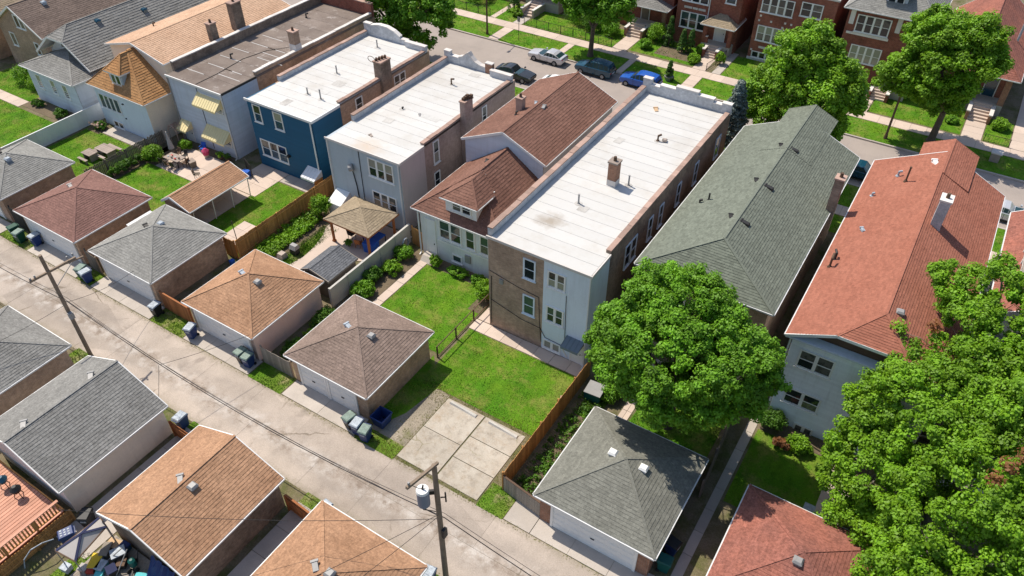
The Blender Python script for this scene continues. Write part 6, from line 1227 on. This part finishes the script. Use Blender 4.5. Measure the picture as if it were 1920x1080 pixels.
def table(nm, lab, x, y, w, d, h, mat, z=0, rz=0, leg='iron', cat='table'):
    p = thing(nm, lab, cat, (x, y, z), None, R(rz)); ORG[p.name] = (0, 0, 0); m = M(); m.box(-w / 2, w / 2, -d / 2, d / 2, h - .05, h); m.build('table_top', mat, p)
    for sx in (-1, 1):
        for sy in (-1, 1): m = M(); m.bar((sx * (w / 2 - .06), sy * (d / 2 - .06), 0), (sx * (w / 2 - .06), sy * (d / 2 - .06), h - .052), .06); m.build('leg', leg, p)
    return p
def chair(lab, x, y, rz, mat='iron', z=0, group=None, sc=1.0):
    p = thing('garden_chair', lab, 'chair', (x, y, z), group, R(rz)); ORG[p.name] = (0, 0, 0); m = M(); m.box(-.24, .24, -.24, .24, .42, .46); m.build('seat', mat, p); m = M(); m.hexa([(-.24, .22, .462), (.24, .22, .462), (.24, .26, .462), (-.24, .26, .462), (-.24, .32, .95), (.24, .32, .95), (.24, .35, .95), (-.24, .35, .95)]); m.build('backrest', mat, p)
    for sx in (-1, 1):
        for sy in (-1, 1): m = M(); m.bar((sx * .21, sy * .21, 0), (sx * .21, sy * .21, .42), .035); m.build('leg', mat, p)
        m = M(); m.bar((sx * .25, -.2, .65), (sx * .25, .26, .65), .05); m.build('armrest', mat, p)
for args in (('cardboard_box', 'flattened tan box under the edge of the canopy tent', 'box', -31.2, 7.45, .9, .5, .3, 'cardboard', 'cardboard', 12), ('grey_chest', 'grey slatted chest beside the canopy tent', 'chest', -31.3, 6.95, .45, .8, .4, 'grey_wood', 'grey_wood', 30), ('laundry_tub', 'yellow filled tub beside the canopy tent', 'tub', -31.2, 6.2, .55, .85, .35, 'lid_white', 'yellow_fabric', 30),
    ('board_crate', 'pale board lying on a dark crate in the clutter', 'crate', -30.4, 7.15, .6, .75, .6, 'dark_wood', 'lid_white', -25), ('toy_box', 'teal toy box in the clutter', 'box', -30.7, 6.2, .45, .6, .35, 'teal_fabric', 'lid_white', 15), ('red_toolbox', 'red box in the clutter near the bottom edge', 'box', -31.1, 5.75, .4, .4, .25, 'red_plastic', None, 40),
    ('storage_box', 'dark box with navy cover in the clutter', 'box', -30.0, 6.35, .55, .5, .4, 'dark_wood', 'navy_fabric', -20), ('blue_cooler', 'blue cooler against the gable of the orange garage', 'cooler', -30.6, 7.65, .5, .4, .4, 'navy_paint', 'blue_plastic', 5), ('teal_bag', 'light teal bag on the planks by the blue tarp', 'bag', -28.4, 6.95, .7, .5, .2, 'teal_fabric', None, 25),
    ('white_bundle', 'white bundle at the foot of the canopy tent', 'bundle', -32.3, 5.1, .5, .45, .4, 'lid_white', None, 10), ('dark_crate', 'small dark crate between the board crate and the navy covered box', 'crate', -29.9, 6.9, .45, .45, .35, 'dark_wood', 'rust_iron', 35), ('pale_bag', 'pale pinkish bag beside the yellow tub', 'bag', -31.5, 5.6, .45, .4, .25, 'coping', 'fabric_grey', 15), ('teal_basin', 'small teal basin beside the navy covered box', 'basin', -30.4, 5.75, .4, .4, .22, 'teal_fabric', 'teal_fabric', 30)): crate(*args)
for x0, y0, x1, y1, l in ((-30.9, 6.4, -29.9, 7.3, 'left'), (-29.7, 6.3, -29.6, 7.4, 'right')): m = M(); m.bar((x0, y0, .25), (x1, y1, 1.5), .045); tag(m.build('tent_pole', 'galv', None), 'loose pale pole leaning over the clutter, %s of two' % l, 'pole')
p = thing('blue_tarp', 'dark blue tarp draped against the gable of the orange garage', 'tarp', (-26.8, 7.2, 0)); m = M(); nx = 12; vv = [[(-28.3 + 1.9 * i / nx, 7.9 - .9 * k + .06 * math.sin(i * 1.7 + k * 3), 1.1 * (1 - k) ** 1.4 + .24 + .08 * math.sin(i * 2.1)) for k in (0, .25, .5, .75, 1)] for i in range(nx + 1)]
for i in range(nx):
    for j in range(4): m.face([vv[i][j + 1], vv[i + 1][j + 1], vv[i + 1][j], vv[i][j]])
m.build('sheet', 'blue_plastic', p, smooth=True)
p = thing('kick_scooter', 'small dark wheeled cart with round teal tank in the clutter', 'cart', (-29.25, 7.2, .23)); m = M(); m.cyl((-29.25, 7.2, .5), (-29.25, 7.2, .95), .2, .2, 12); m.cyl((-29.25, 7.2, .95), (-29.25, 7.2, 1.05), .2, .08, 12); m.build('tank', 'teal_plastic', p)
for dx, dy in ((-.25, .2), (.3, -.1), (0, -.35)): m = M(); m.cyl((-29.25 + dx, 7.2 + dy, .38), (-29.25 + dx + .06, 7.2 + dy, .38), .16, .16, 12); m.build('wheel', 'rubber', p)
m = M(); m.bar((-29.25, 7.2, .4), (-28.85, 6.7, .4), .08); m.bar((-29.25, 7.4, .4), (-29.35, 7.8, 1.2), .04); m.build('frame', 'iron', p)
p = thing('garden_hoop', 'bent white hoop stakes beside the deck fence', 'hoop', (-34.3, 4.7, 0)); m = M(); m.tube([(-34.5, 3.9, .1), (-34.4, 4.1, .8), (-34.3, 4.6, 1.2), (-34.1, 5.2, 1.25), (-34.0, 5.7, 1.0)], .035, 6); m.build('hoop', 'lid_white', p)
# ---------------------------------------------------------------- yards: furniture
ta = table('patio_table', 'dark rectangular patio table laid with dishes', -61.5, 36.5, 1.9, 1.05, .75, 'table_wood', rz=4)
for i, (x, y, rz, l) in enumerate(((-62.2, 35.7, 180, 'left front'), (-61.4, 35.65, 175, 'middle front'), (-60.7, 35.75, 190, 'right front'), (-62.2, 37.4, 0, 'left rear'), (-61.3, 37.45, 5, 'middle rear'), (-60.2, 36.7, -80, 'right end'))): chair('dark chair at the %s of the patio table' % l, x, y, rz, 'rust_iron' if i % 2 else 'iron', .045, 'chairs around the patio table')
for i in range(6): q = thing('plate', 'small dish on the dark patio table', 'dish', (-62.1 + .25 * i, 36.3 + .25 * (i % 2), .76), 'dishes on the patio table'); m = M(); m.cyl((-62.1 + .25 * i, 36.3 + .25 * (i % 2), .76), (-62.1 + .25 * i, 36.3 + .25 * (i % 2), .79 + .08 * (i % 3)), .09, .1, 8); m.build('bowl', ['lid_white', 'red_plastic', 'stone'][i % 3], q); q['label'] = '%s dish on the dark patio table, %s from its left end' % (['white', 'red', 'tan'][i % 3] + [' low', ' tall'][i > 2], ['first', 'second', 'third', 'fourth', 'fifth', 'last'][i])
chair('lone wooden chair on the patio near the carport', -57.7, 35.9, 130, 'old_wood', .045); chair('bright blue chair under the yellow awnings', -60.9, 39.4, 20, 'fabric_blue', .03)
crate('wicker_box', 'wicker box at the right end of the patio table', 'box', -59.7, 37.0, .8, .6, .6, 'old_wood', 'table_wood', -15, .05)
p = thing('closed_parasol', 'closed grey parasol between two bright shrubs', 'parasol', (-63.3, 37.6, 0)); m = M(); m.cyl((-63.3, 37.6, 0), (-63.3, 37.6, .9), .03, .03, 7); m.build('pole', 'galv', p); m = M(); m.cyl((-63.3, 37.6, .6), (-63.35, 37.6, 2.4), .3, .06, 9); m.build('canopy', 'fabric_grey', p)
p = thing('rose_arch', 'rusty curved garden arch left of the small yellow awning', 'arch', (-64.6, 39.3, 0))
for y in (39.0, 39.7): m = M(); m.tube([(-65.1, y, 0), (-65.1, y, 1.5), (-64.9, y, 1.95), (-64.5, y, 2.1), (-64.1, y, 1.95), (-63.9, y, 1.5), (-63.9, y, 0)], .045, 6); m.build('hoop', 'coping', p)
m = M()
for k in range(9): a = math.pi * k / 8; m.bar((-64.5 - .6 * math.cos(a), 39.0, 1.45 + .62 * math.sin(a)), (-64.5 - .6 * math.cos(a), 39.7, 1.45 + .62 * math.sin(a)), .03)
m.build('rungs', 'coping', p)
p = thing('round_planter', 'magenta glazed planter before the pale blue wall', 'planter', (-59.9, 38.9, 0)); m = M(); m.cyl((-59.9, 38.9, .05), (-59.9, 38.9, .35), .2, .3, 10); m.build('base', 'stone', p); m = M(); m.cyl((-59.9, 38.9, .35), (-59.9, 38.9, .75), .3, .36, 12); m.cyl((-59.9, 38.9, .75), (-59.9, 38.9, 1.0), .36, .12, 12); m.build('globe', 'magenta_fabric', p)
for x, y, l in ((-58.4, 39.4, 'green potted plant at the foot of the pale blue wall'), (-57.5, 39.5, 'dark potted plant nearest the right corner of the pale blue wall')):
    q = thing('potted_plant', l, 'plant', (x, y, 0)); m = M(); m.cyl((x, y, .04), (x, y, .35), .18, .25, 10); m.build('pot', 'rust_iron', q); leaves('foliage', [(x + RNG.normal() * .12, y + RNG.normal() * .12, .55 + RNG.random() * .2) for i in range(14)], .2, 24, .13, 'leaf_bright' if x < -58 else 'leaf_dark', q)
crate('blue_toy_bin', 'bright blue tub beside the iron gate rails', 'tub', -54.0, 38.6, .7, .5, .6, 'fabric_blue', None, 10, .05)
for lab, x, y, w, d in (('large grey picnic table on the lawn behind the white fence', -68.5, 34.0, 2.0, 1.15), ('lower grey picnic table nearer the alley', -69.2, 32.7, 1.35, 1.0)):
    q = thing('picnic_table', lab, 'table', (x, y, 0)); n = int(d / .2)
    for i in range(n): m = M(); m.box(x - w / 2, x + w / 2, y - d / 2 + i * d / n, y - d / 2 + (i + 1) * d / n - .015, .72, .76); m.build('plank', 'table_wood', q)
    for sx in (-1, 1): m = M(); m.box(x + sx * w * .38 - .08, x + sx * w * .38 + .08, y - d * .4, y + d * .4, 0, .715); m.build('trestle', 'table_wood', q)
    for sy in (-1, 1): m = M(); m.box(x - w / 2, x + w / 2, y + sy * (d / 2 + .38) - .14, y + sy * (d / 2 + .38) + .14, .4, .45); m.box(x - w * .4, x - w * .35, y + sy * (d / 2 + .38) - .1, y + sy * (d / 2 + .38) + .1, 0, .398); m.box(x + w * .35, x + w * .4, y + sy * (d / 2 + .38) - .1, y + sy * (d / 2 + .38) + .1, 0, .398); m.build('bench', 'table_wood', q)
p = thing('garden_platform', 'raised pinkish slab platform with a thin pole beside the orange fence', 'platform', (-47, 31.3, 0)); m = M(); m.box(-48.2, -46.3, 29.8, 33.0, 0, .45); m.build('base', 'stone', p); slabs(p, -48.2, -46.3, 29.8, 33.0, 2, 3, .452, .56, 'pink_concrete', 'slab', .02); m = M(); m.cyl((-46.6, 30.7, .5), (-46.6, 30.7, 2.6), .035, .035, 7); m.build('pole', 'iron', p); m = M(); m.box(-48.0, -47.2, 29.9, 30.4, .57, .75); m.build('basin', 'stone', p)
p = thing('barbecue_grill', 'grey barbecue grill beside the vegetable bed', 'grill', (-41.8, 32.5, 0)); m = M(); m.box(-42.1, -41.5, 32.25, 32.75, .05, .6); m.build('cabinet', 'iron', p); m = M(); m.hexa([(-42.15, 32.2, .602), (-41.45, 32.2, .602), (-41.45, 32.8, .602), (-42.15, 32.8, .602), (-42.1, 32.35, .95), (-41.5, 32.35, .95), (-41.5, 32.7, .95), (-42.1, 32.7, .95)]); m.build('hood', 'galv', p)
m = M(); m.hexa([(-42.7, 31.2, 0), (-42.0, 31.2, 0), (-42.0, 31.9, 0), (-42.7, 31.9, 0), (-42.6, 31.3, .5), (-42.1, 31.3, .5), (-42.1, 31.8, .5), (-42.6, 31.8, .5)]); tag(m.build('stone_block', 'stone', None), 'squat stone block beside the barbecue grill', 'stone block')
table('covered_table', 'round blue covered table in the shade of the gazebo', -37.1, 37.1, 1.5, 1.3, .8, 'fabric_blue', .05); crate('blue_cover', 'blue tarp bundle leaning by the gazebo post', 'tarp', -36.7, 36.2, 1.1, .9, .95, 'fabric_blue', None, 10, .05); chair('reddish chair under the gazebo edge', -37.9, 36.0, 200, 'cedar_red', .05); chair('small dark chair under the gazebo, left side', -39.2, 36.6, 90, 'iron', .05)
shrub('small grey potted shrub at the gazebo edge', -38.7, 35.6, .35, .35, .8, 30, 30, .1, 'leaf')
p = thing('hose_reel', 'coiled pale hose on the concrete wall end', 'hose', (-34.4, 37.8, .2)); m = M()
for k in range(4): m.tube([(-34.35 + .03 * k, 37.8 + .38 * math.cos(i * .524), .75 + .5 * math.sin(i * .524)) for i in range(13)], .03, 5)
m.build('coil', 'lid_white', p)
crate('compost_box', 'grey lidded compost box behind the orange fence', 'box', -13.5, 31.9, 1.15, 1.15, .9, 'teal_plastic', 'galv', 4, 0); crate('stone_lump', 'small brick lump at the lawn edge by the fence', 'stone', -15.2, 30.6, .4, .35, .25, 'coping', None, 20, 0)
q = thing('white_panel_roof', 'white lean-to panel between the brown-red and light grey garages', 'lean-to', (-53.9, 27, 0)); m = M(); m.hexa([(-54.4, 26.2, 1.9), (-53.5, 26.2, 1.75), (-53.5, 28.6, 1.75), (-54.4, 28.6, 1.9), (-54.4, 26.2, 1.96), (-53.5, 26.2, 1.81), (-53.5, 28.6, 1.81), (-54.4, 28.6, 1.96)]); m.build('panel', 'vinyl', q)
for yy in (26.3, 28.5): m = M(); m.bar((-53.55, yy, 0), (-53.55, yy, 1.74), .07); m.build('post', 'grey_wood', q)
crate('rain_barrel', 'pale round barrel at the corner of the red hip garage', 'barrel', 1.3, 30.4, .6, .6, .9, 'galv', 'lid_white', 0, 0)
chair('white garden lounge chair half hidden by the lower right tree', 4.6, 32.6, 160, 'coping', 0); crate('pink_bench', 'pinkish bench top among the lower right foliage', 'bench', 4.9, 34.2, 1.4, .6, .5, 'coping', 'coping', 60, 0)
crate('blue_bucket', 'small blue bucket by the end of the tan brick garage', 'bucket', -45.1, 28.7, .35, .35, .5, 'fabric_blue', None, 0, 0)
crate('cooler_box', 'dark long box behind the eave of the orange hip garage', 'box', -17.2, 15.5, 1.4, .4, .5, 'navy_fabric', None, 2, 0)
flush_blades()
